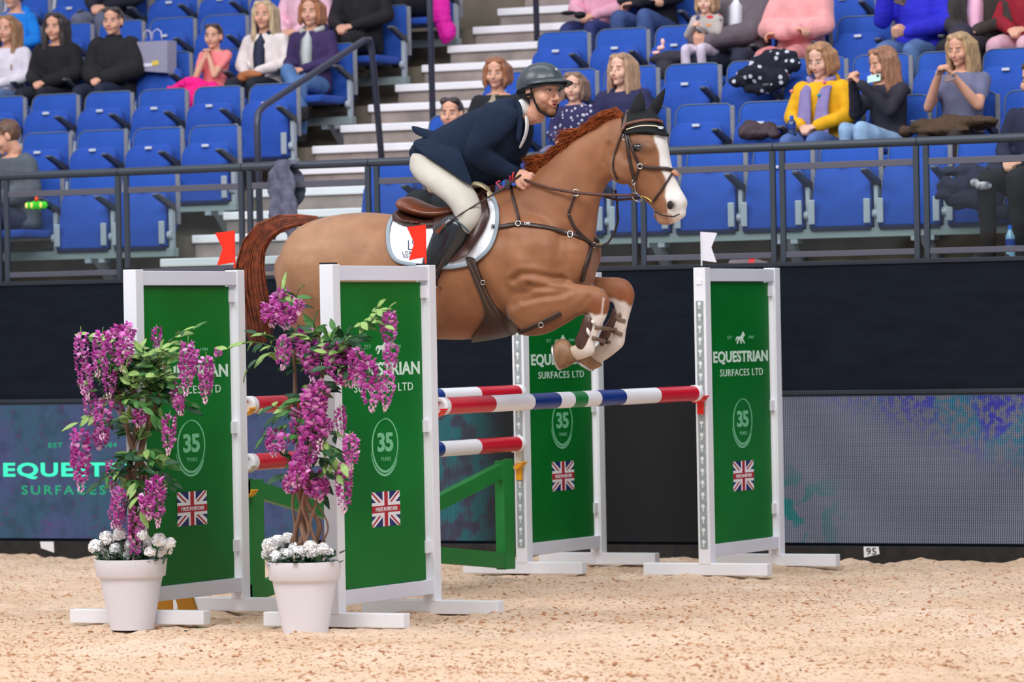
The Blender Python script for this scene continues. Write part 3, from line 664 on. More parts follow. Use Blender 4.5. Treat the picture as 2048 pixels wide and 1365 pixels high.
# coat colour by anatomy, with shade under the body painted in (kept in the mid-plane frame, the same from every side)
n = len(HME.vertices); co = np.empty(n*3); HME.vertices.foreach_get('co', co); co = co.reshape(-1, 3)
w = (co-H0)@HN; mid = co-w[:, None]*HN; q = mid-CAM; d = q@AX_F; mu = 1024+F_PX*(q@C_R)/d; mv = 682.5-F_PX*(q@C_U)/d
q = co-CAM; d = q@AX_F; cu = 1024+F_PX*(q@C_R)/d; cv = 682.5-F_PX*(q@C_U)/d
L = lambda c: np.array(lin(c)[:3])
base = np.tile(L((152, 100, 66)), (n, 1)); N1 = lump(co, 3, 5)[:, None]; N2 = lump(co, 5, 14)[:, None]
def blend(mask, c): 
    global base
    m = np.clip(mask, 0, 1)[:, None]; base = base*(1-m)+L(c)*m
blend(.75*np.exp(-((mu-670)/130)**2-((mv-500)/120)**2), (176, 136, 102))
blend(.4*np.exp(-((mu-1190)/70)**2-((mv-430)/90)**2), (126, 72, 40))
blend(.5*np.clip((mv-560)/140, 0, 1), (124, 76, 50)); blend(.5*(N1[:, 0] > .25)*(N1[:, 0]-.25), (126, 74, 46)); blend(.25*np.clip(N2[:, 0], 0, 1), (170, 124, 90))  # first blend paints underside shade into the coat, stronger lower down
face = (mu > 1225) & (mv < 460)
blend(np.where(face, .45, 0), (128, 84, 56))
ss = lambda x, a, b_: np.clip((x-a)/(b_-a), 0, 1)
# blaze
bx = np.interp(mv, [262, 290, 330, 360, 395, 430], [1312, 1320, 1327, 1335, 1334, 1340])+5*lump(co, 8, 30)
blend(np.where((mv > 258) & (mv < 452) & (np.abs(w) < .11), ss(mu, bx+1, bx+5), 0), (232, 226, 220))
blend(np.where((mu > 1295) & (mv > 405), ss(mv, 408+.0*mu, 432)*ss(-mu, -1342, -1322)*.75, 0), (112, 84, 70))
blend(np.where((mu > 1318) & (mu < 1350) & (mv > 428), .7, 0), (196, 150, 128))
blend(np.exp(-((mu-1291)/20)**2-((mv-295)/13)**2)*.95*(np.abs(w) > .04), (70, 46, 34))
blend(np.exp(-((mu-1352)/9)**2-((mv-411)/10)**2)*1.2*(np.abs(w) > .02), (60, 42, 40))
# knees and white stockings
leg = (mu > 1100) & (mv > 540)
nl, fl = (w > 0.04) & leg, (w < -.04) & leg
blend(np.where(nl, ss(cu, 1165, 1188)*ss(cv, 575, 605)*.7, 0), (132, 68, 34)); blend(np.where(fl, ss(cu, 1225, 1245)*.7, 0), (136, 70, 34))
jag = 7*lump(co, 11, 45)
blend(np.where(nl & ((cu > 1166) | (cv > 676)), ss(cv+jag, 624, 630), 0), (226, 214, 206))
blend(np.where(fl & (cu > 1150), ss(cv+jag+.55*(1240-cu), 600, 608)*(cu > 1180)+(cu <= 1180)*(cv > 640), 0), (226, 214, 206))
blend(np.where(nl, np.exp(-((cu-1207+.12*(cv-600))/1.6)**2)*(cv > 596)*.8, 0), (226, 214, 206))
blend(np.where(nl & (cu < 1176) & (cv > 684), ss(-cu, -1172, -1150)*.6, 0), (190, 160, 130)); blend(np.where(fl & (cu < 1205) & (cv > 690), ss(-cu, -1205, -1185)*.6, 0), (190, 160, 130))
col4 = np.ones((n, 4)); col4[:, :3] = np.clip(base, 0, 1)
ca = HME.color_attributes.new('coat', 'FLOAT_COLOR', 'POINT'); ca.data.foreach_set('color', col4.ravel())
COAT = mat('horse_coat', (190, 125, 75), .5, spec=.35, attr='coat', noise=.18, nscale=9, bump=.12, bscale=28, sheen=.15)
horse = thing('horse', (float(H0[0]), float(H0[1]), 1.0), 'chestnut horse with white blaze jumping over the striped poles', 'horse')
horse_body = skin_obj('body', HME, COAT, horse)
HR = np.stack([HF, HN, V(0, 0, 1)], 1)
# eyes
for s in (1, -1):
    c = hp(1289, 296, 0)+HN*(.100*s); e = MB().ell(c, (.027, .016, .021), 16, 10, R=HR).build('eye', mat('horse_eye', (16, 10, 8), .06, spec=.8, coat=1), horse, smooth='all')
    MB().ell(hp(1349, 411, 0)+HN*(.058*s), (.021, .010, .025), 14, 8, R=HR).build('nostril', mat('nostril_dark', (30, 20, 20), .7), horse, smooth='all')
for s in (1, -1): MB().tube([hp(u, v, 0)+HN*(q*s) for u, v, q in ((1318, 424, .055), (1330, 430, .062), (1342, 433, .06), (1354, 434, .05), (1364, 428, .035))], .0035, 6).build('mouth_line', mat('nostril_dark', (30, 20, 20), .7), horse, smooth='all')
# hooves
HOOF = mat('hoof', (150, 112, 80), .45, noise=.45, nscale=14, color2=(96, 70, 52), stretch=(1, 1, .4)); SHOE = mat('horse_shoe', (190, 192, 196), .35, metal=.8)
def hoof(rows, wc):
    m = MB(); ribs(m, rows, 20, round_ends=False); h = m.build('hoof', HOOF, horse, smooth=True)
    a, b_ = hp(rows[-1][0], rows[-1][1], wc), hp(rows[-1][2], rows[-1][3], wc); c = (a+b_)/2; hx = (a-b_)/2; d = nrm(c-(hp(rows[0][0], rows[0][1], wc)+hp(rows[0][2], rows[0][3], wc))/2)
    MB().tube([c+d*.004+hx*math.cos(q)*.97+HN*rows[-1][4]*.97*math.sin(q) for q in np.radians(range(-150, 151, 15))], .008, 6).build('horse_shoe', SHOE, h, smooth='all')
hoof([(1152, 724, 1140, 688, .038, .17), (1140, 732, 1130, 678, .050, .17), (1128, 738, 1116, 680, .058, .17), (1121, 739, 1110, 688, .058, .17)], .17)
hoof([(1204, 732, 1172, 702, .037, -.16), (1195, 737, 1160, 706, .05, -.16), (1186, 740, 1152, 716, .056, -.16)], -.16)
for s, du, dv in ((1, 0, 0), (-1, 22, -8)): hoof([(808+du, 808+dv, 814+du, 776+dv, .036, .15*s), (832+du, 824+dv, 836+du, 786+dv, .052, .15*s), (842+du, 828+dv, 846+du, 790+dv, .055, .15*s)], .15*s)
# mane and tail: locks of hair
MANE = mat('mane_hair', (148, 70, 28), .6, spec=.2, noise=.45, nscale=30); TAIL = mat('tail_hair', (140, 66, 34), .45, spec=.5, noise=.4, nscale=25, color2=(90, 42, 20))
r = random.Random(3); m = MB()
crest = [(1242, 224), (1222, 232), (1195, 247), (1165, 268), (1132, 291), (1105, 317), (1085, 340), (1066, 362)]
for i in range(2100):
    t_ = r.random()*(len(crest)-1.001); k = int(t_); f_ = t_-k; u = crest[k][0]*(1-f_)+crest[k+1][0]*f_; v = crest[k][1]*(1-f_)+crest[k+1][1]*f_; w0 = r.uniform(-.03, .04)
    u += 3; v += r.uniform(0, 12); cl_ = math.sin(t_*2.6)+.6*math.sin(t_*6.1+1); Lk = r.uniform(18, 42)*(1+.22*cl_)*(1.15 if t_ > 4 else 1); up_ = -.10+.16*cl_+r.gauss(0, .09)
    if t_ < 1.5: up_ *= .4
    tip = (u-Lk, v+2-Lk*up_); c1 = (u-Lk*.3, v-6-r.random()*5); P = [hp(u+4, v+5, w0*.6), hp(*c1, w0+.01), hp((c1[0]+tip[0])/2, (c1[1]+tip[1])/2-2, w0+r.uniform(-.01, .03)), hp(*tip, w0+r.uniform(-.02, .04))]
    m.tube(P, [.0042, .004, .003, .0006], 4, cap=False)
tag(m.build('mane', MANE, horse, smooth='all'), 'red chestnut mane blowing back', kind='stuff')
m = MB(); path = [(634, 440), (596, 440), (560, 446), (528, 463), (508, 492), (500, 530), (503, 575), (512, 625), (522, 680)]; wid = [5, 8, 12, 16, 19, 22, 24, 24, 19]
ribs(m, [(625, 434, 628, 446, .03), (590, 434, 594, 448, .032), (560, 438, 566, 458, .035), (534, 452, 546, 476, .035), (510, 482, 528, 496, .035), (494, 522, 516, 527, .035), (494, 570, 516, 570, .03), (504, 620, 524, 615, .025), (514, 655, 530, 650, .015)], 12)
for i in range(900):
    a0 = r.gauss(0, .55); w0 = r.uniform(-.045, .05); end = r.randint(6, 9); P = []; sway = r.uniform(-.35, .35)
    for k in range(0 if i % 3 else 1, end):
        p, p2 = path[k], path[min(k+1, 8)]; q_ = path[max(k-1, 0)]; tx, ty = p2[0]-q_[0], p2[1]-q_[1]; l = math.hypot(tx, ty); f_ = k/8
        o = max(-1.25, min(1.25, a0+sway*f_*f_))*wid[k]; P.append(hp(p[0]-ty/l*o, p[1]+tx/l*o+f_*r.uniform(-4, 10), w0*(.5+f_)))
    m.tube([hp(*q_) for q_ in ()] or P, [.0045]*(len(P)-2)+[.0035, .0008], 4, cap=False)
tag(m.build('tail', TAIL, horse, smooth='all'), kind='stuff')
# ---------------------------------------------------------------- tack: things laid on the horse's surface
def surf(u, v, off=.004, w=.2, bv=None):
    o, d = ray(u, v); d_ = Vector(nrm(d)); h, nn, i_, ds = (bv or HBV).ray_cast(Vector(o), d_)
    if h is None or (h-Vector(hp(u, v, 0))).length > .5:
        p = hp(u, v, 0); h, nn, i_, ds = (bv or HBV).find_nearest(Vector(p))
    return np.array(h)+np.array(nn)*off, np.array(nn)
def dens(pts, step):
    out = [pts[0]]
    for a, b_ in zip(pts, pts[1:]):
        k = max(1, int(math.hypot(b_[0]-a[0], b_[1]-a[1])/step))
        out += [(a[0]+(b_[0]-a[0])*i/k, a[1]+(b_[1]-a[1])*i/k) for i in range(1, k+1)]
    return out
def spl(pts, n=6):                          # Catmull-Rom through photo points
    P = [np.array(p, float) for p in pts]; P = [2*P[0]-P[1]]+P+[2*P[-1]-P[-2]]; out = []
    for i in range(1, len(P)-2):
        for k in range(n):
            t = k/n; out.append(tuple(.5*((2*P[i])+(-P[i-1]+P[i+1])*t+(2*P[i-1]-5*P[i]+4*P[i+1]-P[i+2])*t*t+(-P[i-1]+3*P[i]-3*P[i+1]+P[i+2])*t**3)))
    return out+[tuple(P[-2])]
def strap(name, pts, width, m, parent, off=.005, thick=.003, bv=None, spline=True):
    q = spl(pts, 7) if spline else dens(pts, 6); S = [surf(u, v, off, bv=bv) for u, v in q]
    P = [s[0] for s in S]; Nn = [s[1] for s in S]
    for _ in range(2):
        P = [P[0]]+[(P[i-1]+2*P[i]+P[i+1])/4 for i in range(1, len(P)-1)]+[P[-1]]
    R = []
    for i in range(len(P)):
        t = nrm(P[min(i+1, len(P)-1)]-P[max(i-1, 0)]); nn = nrm(sum(Nn[max(0, i-2):i+3])); nn = nrm(nn-t*(nn@t)); s = np.cross(t, nn); w_ = width/2
        R.append([P[i]+s*w_-nn*thick, P[i]+s*w_+nn*thick*.6, P[i]+s*w_*.6+nn*thick*1.3, P[i]-s*w_*.6+nn*thick*1.3, P[i]-s*w_+nn*thick*.6, P[i]-s*w_-nn*thick])
    return MB().rings(R).build(name, m, parent, smooth='all')
def patch(name, poly, m, parent, off=.006, th=.006, step=5, bv=None, bulge=None, smooth_n=3):
    poly = [poly[0]]+[p for p in poly[1:]]; ring_ = dens(poly+[poly[0]], step)[:-1]; nb = len(ring_)
    us = [p[0] for p in ring_]; vs = [p[1] for p in ring_]; pts = list(ring_)
    def inside(x, y):
        c = False; j = nb-1
        for i in range(nb):
            if (ring_[i][1] > y) != (ring_[j][1] > y) and x < (ring_[j][0]-ring_[i][0])*(y-ring_[i][1])/(ring_[j][1]-ring_[i][1])+ring_[i][0]: c = not c
            j = i
        return c
    y = min(vs)+step*.6
    row = 0
    while y < max(vs):
        x = min(us)+(step/2 if row % 2 else 0)
        while x < max(us):
            if inside(x, y) and min((x-a)**2+(y-b_)**2 for a, b_ in ring_) > (step*.5)**2: pts.append((x, y))
            x += step
        y += step*.87; row += 1
    vo, eo, fo, ov, oe, of = geometry.delaunay_2d_cdt([Vector(p) for p in pts], [(i, (i+1) % nb) for i in range(nb)], [], 1, 1e-5)
    S = [surf(p.x, p.y, off, bv=bv) for p in vo]; P = np.array([s[0] for s in S]); Nn = np.array([s[1] for s in S]); nbh = [set() for _ in vo]
    for a, b_ in eo: nbh[a].add(b_); nbh[b_].add(a)
    for _ in range(smooth_n):
        P = np.array([P[i]*.5+.5*np.mean([P[j] for j in nbh[i]], 0) if nbh[i] else P[i] for i in range(len(P))]); Nn = np.array([nrm(Nn[i]+sum(Nn[j] for j in nbh[i])) for i in range(len(P))])
    if bulge is not None:
        for i, p in enumerate(vo): P[i] = P[i]+Nn[i]*bulge(p.x, p.y)
    k = len(P); vsn = list(P)+list(P+Nn*th); fs = [tuple(f) for f in fo]; fs2 = [tuple(i+k for i in reversed(f)) for f in fs]
    from collections import Counter
    ec = Counter(); dr = {}
    for f in fs:
        for a, b_ in zip(f, f[1:]+f[:1]): ec[frozenset((a, b_))] += 1; dr[frozenset((a, b_))] = (a, b_)
    side = [(dr[e][1], dr[e][0], dr[e][0]+k, dr[e][1]+k) for e, c in ec.items() if c == 1]
    mb = MB(); mb.add(vsn, fs+fs2+side); return mb.build(name, m, parent, smooth=True, fix=True)
LEA = mat('dark_leather', (52, 34, 28), .38, spec=.5, noise=.25, nscale=20, bump=.05, bscale=200); LEB = mat('brown_leather', (120, 62, 34), .3, spec=.6, noise=.2, nscale=12); LEM = mat('saddle_flap_leather', (62, 34, 26), .35, spec=.5, noise=.25, nscale=8)
STL = mat('bit_steel', (205, 208, 212), .2, metal=1); BRS = mat('brass', (214, 184, 110), .3, metal=.9); BKF = mat('black_fabric', (18, 20, 24), .85, bump=.1, bscale=200)
def ringat(name, u, v, r_, tr_, parent, m=STL, off=.012, bv=None, sq=1):
    p, nn = surf(u, v, off, bv=bv); nn = nrm(nn+nrm(CAM-p)); a = nrm(np.cross(nn, V(0, 0, 1))); b_ = np.cross(nn, a)
    return MB().tube([p+r_*(a*math.cos(q)+b_*math.sin(q)*sq) for q in np.arange(16)*math.pi/8], tr_, 6, closed=True).build(name, m, parent, smooth='all')
# saddle cloth
cloth = thing('saddle_cloth', surf(880, 520)[0], 'white saddle cloth with pale grey edging under the brown saddle', 'saddle cloth')
cpoly = spl([(808, 428), (790, 432), (779, 450), (775, 480), (781, 508), (796, 526), (830, 534), (880, 539), (925, 534), (958, 522), (983, 496), (996, 462), (998, 430), (992, 405), (978, 385), (960, 372)], 4)+[(930, 395), (880, 425), (840, 430)]
clm = mat('saddle_cloth_white', (234, 236, 242), .8, bump=.35, bscale=55); clt = mat('cloth_trim_grey', (142, 156, 168), .6)
cl_ = patch('quilted_panel', cpoly, clm, cloth, .006, .007, 6, smooth_n=6)
edge = [(792, 432), (780, 450), (777, 480), (783, 507), (798, 524), (830, 531), (880, 536), (925, 532), (956, 520), (981, 495), (994, 462), (996, 430), (990, 405), (976, 386)]
strap('edge_trim', edge, .022, clt, cloth, .017, .003)
def surf_text(txt, u0, v0, u1, v1, name, m, parent, off, bold=0, sp=1.0, slope=0):
    me = text_mesh(txt, u1-u0, v1-v0, bold, sp, .001); nn_ = len(me.vertices); c = np.empty(nn_*3); me.vertices.foreach_get('co', c); c = c.reshape(-1, 3); out = []
    for x, y, z in c: p, N_ = surf(u0+x, v1-y+slope*x, off+z); out.append(p)
    me.vertices.foreach_set('co', np.array(out).ravel()); me.update(); me.materials.clear(); me.materials.append(m); return link(name, me, parent)
inkb = mat('navy_thread', (44, 50, 80), .6); inkr = mat('red_thread', (200, 40, 50), .6)
surf_text('L', 818, 484, 830, 502, 'lettering', inkb, cloth, .0145, -.02); surf_text('&', 826, 472, 838, 492, 'lettering', inkb, cloth, .0145)
surf_text('LORDS &', 807, 505, 848, 512, 'lettering', inkb, cloth, .0145, 0, 1.2); surf_text('EQUESTRIAN', 809, 513, 856, 518, 'lettering', inkb, cloth, .0145, 0, 1.2)
for k in range(4): patch('red_bar' if k % 2 else 'blue_bar', [(811, 479+6*k), (815, 479+6*k), (815, 483+6*k), (811, 483+6*k)], inkr if k % 2 else inkb, cloth, .0155, .001, 3)
# saddle
saddle = thing('saddle', hp(900, 420), 'brown leather jumping saddle strapped on the chestnut horse', 'saddle')
m = MB(); ribs(m, [(806, 400, 806, 418, .10), (818, 393, 816, 428, .16), (845, 405, 842, 436, .175), (880, 415, 876, 442, .155), (920, 408, 914, 440, .12), (955, 385, 950, 430, .10), (975, 368, 968, 410, .07), (985, 366, 980, 395, .05)], 20)
skin_obj('seat', solid(m, .008, 4), LEB, saddle)
m = MB(); ribs(m, [(803, 418, 806, 455, .13, .02), (830, 428, 830, 460, .19, .0), (870, 438, 868, 465, .20, .0), (920, 430, 915, 470, .20, 0), (960, 405, 955, 460, .19, 0)], 20); skin_obj('panel', solid(m, .008, 3), LEM, saddle)
m = MB(); ribs(m, [(806, 432, 808, 444, .15, .02), (832, 436, 832, 448, .205, .0), (868, 442, 867, 452, .215, .0)], 16); skin_obj('panel_roll', solid(m, .006, 2), mat('panel_roll_leather', (90, 44, 34), .35, noise=.2), saddle)
patch('flap', spl([(862, 432), (862, 455), (880, 500), (892, 526), (915, 528), (945, 510), (968, 478), (985, 440), (984, 410), (972, 384), (958, 376)], 4)+[(920, 405), (890, 425)], LEM, saddle, .016, .012, 6, smooth_n=4, bulge=lambda x, y: .028*math.exp(-((x-970+.35*(y-430))/14)**2))
patch('stirrup_flap', [(868, 440), (908, 432), (912, 470), (872, 472)], LEB if 0 else LEM, saddle, .034, .005, 6)
strap('stirrup_leather', [(905, 470), (900, 505), (890, 530), (878, 548)], .022, LEA, saddle, .05, .003)
m = MB(); ribs(m, [(938, 382, 945, 372, .05, .07), (960, 375, 952, 362, .055, .09), (980, 384, 972, 372, .05, .11), (985, 400, 978, 392, .04, .13)], 12); skin_obj('sheepskin', solid(m, .007, 2), mat('sheepskin', (222, 208, 170), .9, bump=.6, bscale=90), saddle)
# girth with belly guard
girth = thing('girth', surf(950, 600)[0], 'wide dark leather girth with belly guard round the horse', 'girth')
patch('girth_band', spl([(925, 512), (934, 540), (944, 567), (958, 600), (966, 622), (962, 638), (950, 656), (938, 676), (943, 688), (965, 686), (990, 680), (1026, 672), (1048, 659), (1030, 640), (1010, 622), (996, 608), (985, 590), (976, 570), (965, 540), (955, 512)], 3), LEA, girth, .012, .010, 6, smooth_n=5)
thr = mat('stitching', (120, 96, 72), .7)
strap('stitch_line', [(936, 525), (952, 560), (972, 605), (988, 630)], .003, thr, girth, .0245, .001); strap('stitch_line', [(947, 522), (962, 555), (980, 598), (1000, 628)], .003, thr, girth, .0245, .001)
ringat('girth_ring', 971, 562, .012, .003, girth, off=.03)
strap('chest_strap', [(1040, 664), (1062, 656), (1085, 645), (1108, 634), (1122, 626)], .026, LEA, girth, .01, .004)
ringat('buckle', 1084, 648, .014, .0028, girth, off=.02)
# breastplate
bpl = thing('breastplate', surf(1120, 470)[0], 'dark leather breastplate across the horse chest', 'breastplate')
strap('side_strap', [(987, 456), (1010, 453), (1038, 450), (1075, 453), (1110, 460), (1145, 470), (1170, 481), (1184, 491)], .024, LEA, bpl, .008, .004)
strap('shoulder_strap', [(1021, 366), (1028, 400), (1037, 435), (1039, 449)], .016, LEA, bpl, .008, .003)
strap('neck_strap', [(1137, 428), (1146, 450), (1160, 470), (1178, 486)], .018, LEA, bpl, .010, .003)
strap('martingale_strap', [(1152, 386), (1145, 405), (1137, 427)], .012, LEA, bpl, .012, .003)
strap('chest_drop', [(1181, 490), (1176, 515), (1168, 540), (1163, 562)], .028, LEA, bpl, .008, .004)
strap('far_strap', [(1186, 490), (1192, 487), (1198, 480)], .018, LEA, bpl, .008, .003)
P = [hp(u, v, w_) for u, v, w_ in ((1184, 491, .06), (1200, 494, -.06), (1216, 486, -.16), (1230, 464, -.2), (1236, 440, -.2), (1234, 405, -.18), (1231, 380, -.15))]
MB().tube(P, .007, 6).build('far_neck_strap', LEA, bpl, smooth='all')
for u, v in ((1038, 450), (1184, 490)): ringat('ring', u, v, .0145, .0026, bpl, off=.014)
ringat('buckle', 1141, 472, .014, .003, bpl, off=.014, sq=1.4); ringat('buckle', 989, 455, .012, .003, bpl, off=.014, sq=1.4); ringat('snap_hook', 1192, 491, .013, .004, bpl, BRS, .02, sq=.4)
ringat('martingale_ring', 1152, 386, .018, .0035, bpl, off=.016)
surf_text('CWD', 1050, 447, 1062, 452, 'lettering', mat('tag_silver', (215, 218, 222), .4), bpl, .0145, .03)
# bridle
br = thing('bridle', hp(1275, 290, .1), 'dark leather bridle with steel rings on the horse head', 'bridle')
strap('cheek_strap', [(1252, 262), (1256, 295), (1262, 330), (1270, 362)], .018, LEA, br, .007, .003)
strap('throat_lash', [(1247, 262), (1236, 290), (1228, 318), (1228, 340), (1236, 358)], .010, LEA, br, .007, .003)
strap('noseband_cheek', [(1256, 268), (1266, 300), (1280, 333)], .014, LEA, br, .009, .003)
strap('noseband', [(1281, 333), (1305, 336), (1330, 338), (1350, 343)], .020, LEA, br, .008, .004)
strap('noseband_lower', [(1279, 336), (1273, 352), (1270, 364)], .014, LEA, br, .008, .003)
strap('flash_strap', [(1344, 346), (1330, 370), (1315, 392), (1308, 402)], .012, LEA, br, .008, .003)
strap('head_piece', [(1264, 218), (1254, 234), (1249, 262)], .022, mat('bridle_brown', (84, 62, 54), .45), br, .024, .004)
strap('brow_band', [(1246, 265), (1262, 252), (1285, 247), (1306, 248), (1318, 252)], .018, mat('brow_band_brown', (104, 62, 50), .4), br, .032, .005)
m = MB(); ribs(m, [(1340, 338, 1352, 352, .03), (1347, 338, 1357, 354, .03)], 12); m.build('nose_pad', mat('nose_pad_skin', (186, 132, 100), .7), br, smooth='all')
ringat('noseband_ring', 1281, 333, .014, .0035, br, off=.012); ringat('bit_ring', 1277, 390, .031, .0042, br, off=.02)
strap('bit_hanger', [(1270, 364), (1272, 374), (1274, 382)], .008, STL, br, .012, .003); ringat('buckle', 1269, 364, .010, .0028, br, off=.012, sq=1.4); ringat('buckle', 1251, 276, .011, .0028, br, off=.012, sq=1.5)
strap('mouth_piece', [(1284, 391), (1296, 396), (1305, 404)], .010, BRS, br, .006, .004)
# ear bonnet with both ears
bon = thing('ear_bonnet', hp(1285, 232), 'black ear bonnet on the horse head', 'bonnet')
m = MB(); ribs(m, [(1282, 214, 1240, 252, .058), (1300, 220, 1240, 266, .085), (1316, 234, 1244, 274, .10), (1326, 250, 1252, 272, .103), (1331, 262, 1262, 270, .10)], 20)
for (b0, b1, tip, w_) in (((1261, 228), (1287, 226), (1281, 180), .045), ((1293, 228), (1313, 232), (1331, 174), -.045)):
    R = []
    for t_ in np.linspace(0, 1, 9):
        wd_ = [1, 1.12, 1.15, 1.08, .95, .78, .56, .32, .06][int(round(t_*8))]; cx_, cy_ = (b0[0]+b1[0])/2, (b0[1]+b1[1])/2
        x, y = cx_+(tip[0]-cx_)*t_, cy_+(tip[1]-cy_)*t_; hx, hy = (b1[0]-b0[0])/2*wd_, (b1[1]-b0[1])/2*wd_
        a, b_ = hp(x-hx, y-hy, w_), hp(x+hx, y+hy, w_); c = (a+b_)/2; h = (a-b_)/2; R.append([c+h*math.cos(q)+HN*.026*wd_*math.sin(q) for q in np.arange(12)*math.pi/6])
    m.rings(R)
skin_obj('bonnet_shell', solid(m, .0065, 2), BKF, bon)
strap('fringe', [(1252, 268), (1275, 264), (1300, 264), (1320, 270), (1333, 272)], .022, BKF, bon, .018, .004)
strap('cream_piping', [(1258, 262), (1280, 256), (1302, 256), (1316, 259)], .006, mat('cream', (232, 220, 190), .6), bon, .026, .003)
patch('badge', [(1312, 257), (1320, 257), (1323, 262), (1318, 266), (1311, 263)], mat('badge_silver', (210, 212, 216), .3, metal=.5), bon, .03, .003, 3)
# boots on the forelegs
def boot(rows, wc, straps, name_m, lab):
    t = thing('tendon_boot', hp(rows[2][0], rows[2][1], wc), lab, 'horse boot', 'tendon boots')
    m = MB(); ribs(m, [r_[:5]+(wc,) for r_ in rows], 20); skin_obj('boot_shell', solid(m, .0055, 2), name_m, t)
    for s in straps: strap('elastic_strap', s, .022, mat('elastic_brown', (128, 104, 88), .7, noise=.3, nscale=60), t, .005, .004)
    return t
BTM = mat('boot_brown', (78, 50, 44), .35, spec=.5)
bt = boot([(1190, 634, 1169, 630, .030), (1194, 648, 1164, 646, .040), (1189, 666, 1158, 664, .041), (1183, 683, 1151, 682, .043), (1179, 699, 1154, 697, .036)], .172, [[(1190, 654), (1198, 656), (1204, 656)], [(1184, 676), (1192, 678), (1198, 678)]], BTM, 'brown tendon boot on the near foreleg')
boot([(1240, 622, 1227, 618, .032), (1239, 640, 1220, 638, .039), (1231, 660, 1207, 656, .040), (1222, 680, 1198, 676, .042), (1216, 692, 1201, 690, .034)], -.16, [[(1228, 634), (1242, 640), (1250, 643)], [(1218, 660), (1236, 666), (1244, 670)]], BTM, 'brown tendon boot on the far foreleg')
for c_ in [((1183, 641, 1189, 648),), ((1174, 656, 1179, 672),)]:
    (a_, b_, c2, d2), = c_; P = [hp(a_+(c2-a_)*f_, b_+(d2-b_)*f_, .213) for f_ in (0, .35, .7, 1)]; MB().tube(P, [.003, .010, .009, .003], 10, flat=1).build('boot_window', mat('stocking_white', (226, 216, 208), .7), bt, smooth='all')
# ================================================================ people
SKIN = mat('skin', (222, 166, 140), .5, spec=.35, noise=.12, nscale=18, sheen=.1); SKIN2 = mat('skin_pale', (232, 184, 162), .5, spec=.35, noise=.12, nscale=18)
LIPS = mat('lips', (206, 128, 116), .5); EYEW = mat('eye_white', (220, 216, 212), .2); IRIS = mat('iris', (44, 34, 30), .1, spec=.8)
class T:                                    # local frame: origin, rotation, scale
    def __init__(s, o, R=None, k=1.0): s.o = np.asarray(o, float); s.R = np.eye(3) if R is None else R; s.k = k
    def __call__(s, *p): return s.o+s.R@(V(*p)*s.k)
    def sub(s, p, R=None, k=1.0): return T(s(*p), s.R@(np.eye(3) if R is None else R), s.k*k)
def rot(ax, deg):
    return np.array(Matrix.Rotation(math.radians(deg), 3, ax))
def ell(mb, t, c, r, n=14, m=9, mi=0): mb.ell(t(*c), [x*t.k for x in r], n, m, R=t.R, mi=mi)
def seg(mb, t, pts, rad, n=12, flat=None, up=None): mb.tube([t(*p) for p in pts], [x*t.k for x in (rad if not np.isscalar(rad) else [rad]*len(pts))], n, flat=flat, up=(t.R@V(*up)) if up is not None else None)
def capsule(mb, t, pts, rad, n=12):          # tapered limb with rounded ends
    P = [t(*p) for p in pts]; rr = [x*t.k for x in rad]; d0 = nrm(P[0]-P[1]); d1 = nrm(P[-1]-P[-2])
    P = [P[0]+d0*rr[0]*.9, P[0]+d0*rr[0]*.55]+P+[P[-1]+d1*rr[-1]*.55, P[-1]+d1*rr[-1]*.9]; rr = [rr[0]*.35, rr[0]*.8]+rr+[rr[-1]*.8, rr[-1]*.35]
    mb.tube(P, rr, n)
def head_shells(mb, h, neck_to=None, male=False):  # local: faces -Y, z up, origin mid head
    ell(mb, h, (0, .018, .032), (.075, .096, .086)); ell(mb, h, (0, -.024, -.018), (.066, .066, .085)); ell(mb, h, (0, -.034, -.066), (.050 if male else .045, .048, .042))
    ell(mb, h, (0, -.074, -.092), (.022, .019, .019)); ell(mb, h, (0, -.070, .030), (.050, .020, .014)); ell(mb, h, (0, -.040, .055), (.058, .050, .045))
    for s in (1, -1):
        ell(mb, h, (s*.035, -.062, -.030), (.029, .027, .030)); ell(mb, h, (s*.077, .008, -.006), (.010, .022, .033)); ell(mb, h, (s*.010, -.101, -.037), (.0075, .009, .007), 8, 6)
    seg(mb, h, [(0, -.080, .030), (0, -.092, .008), (0, -.108, -.018), (0, -.114, -.032), (0, -.098, -.040)], [.007, .0075, .009, .0115, .007], 10)
    ell(mb, h, (0, -.088, -.060), (.024, .011, .012)); ell(mb, h, (0, -.082, -.052), (.026, .012, .012))
    seg(mb, h, [(0, .012, -.05), (0, .028, -.11), neck_to or (0, .045, -.19)], [.054, .050, .058], 14)
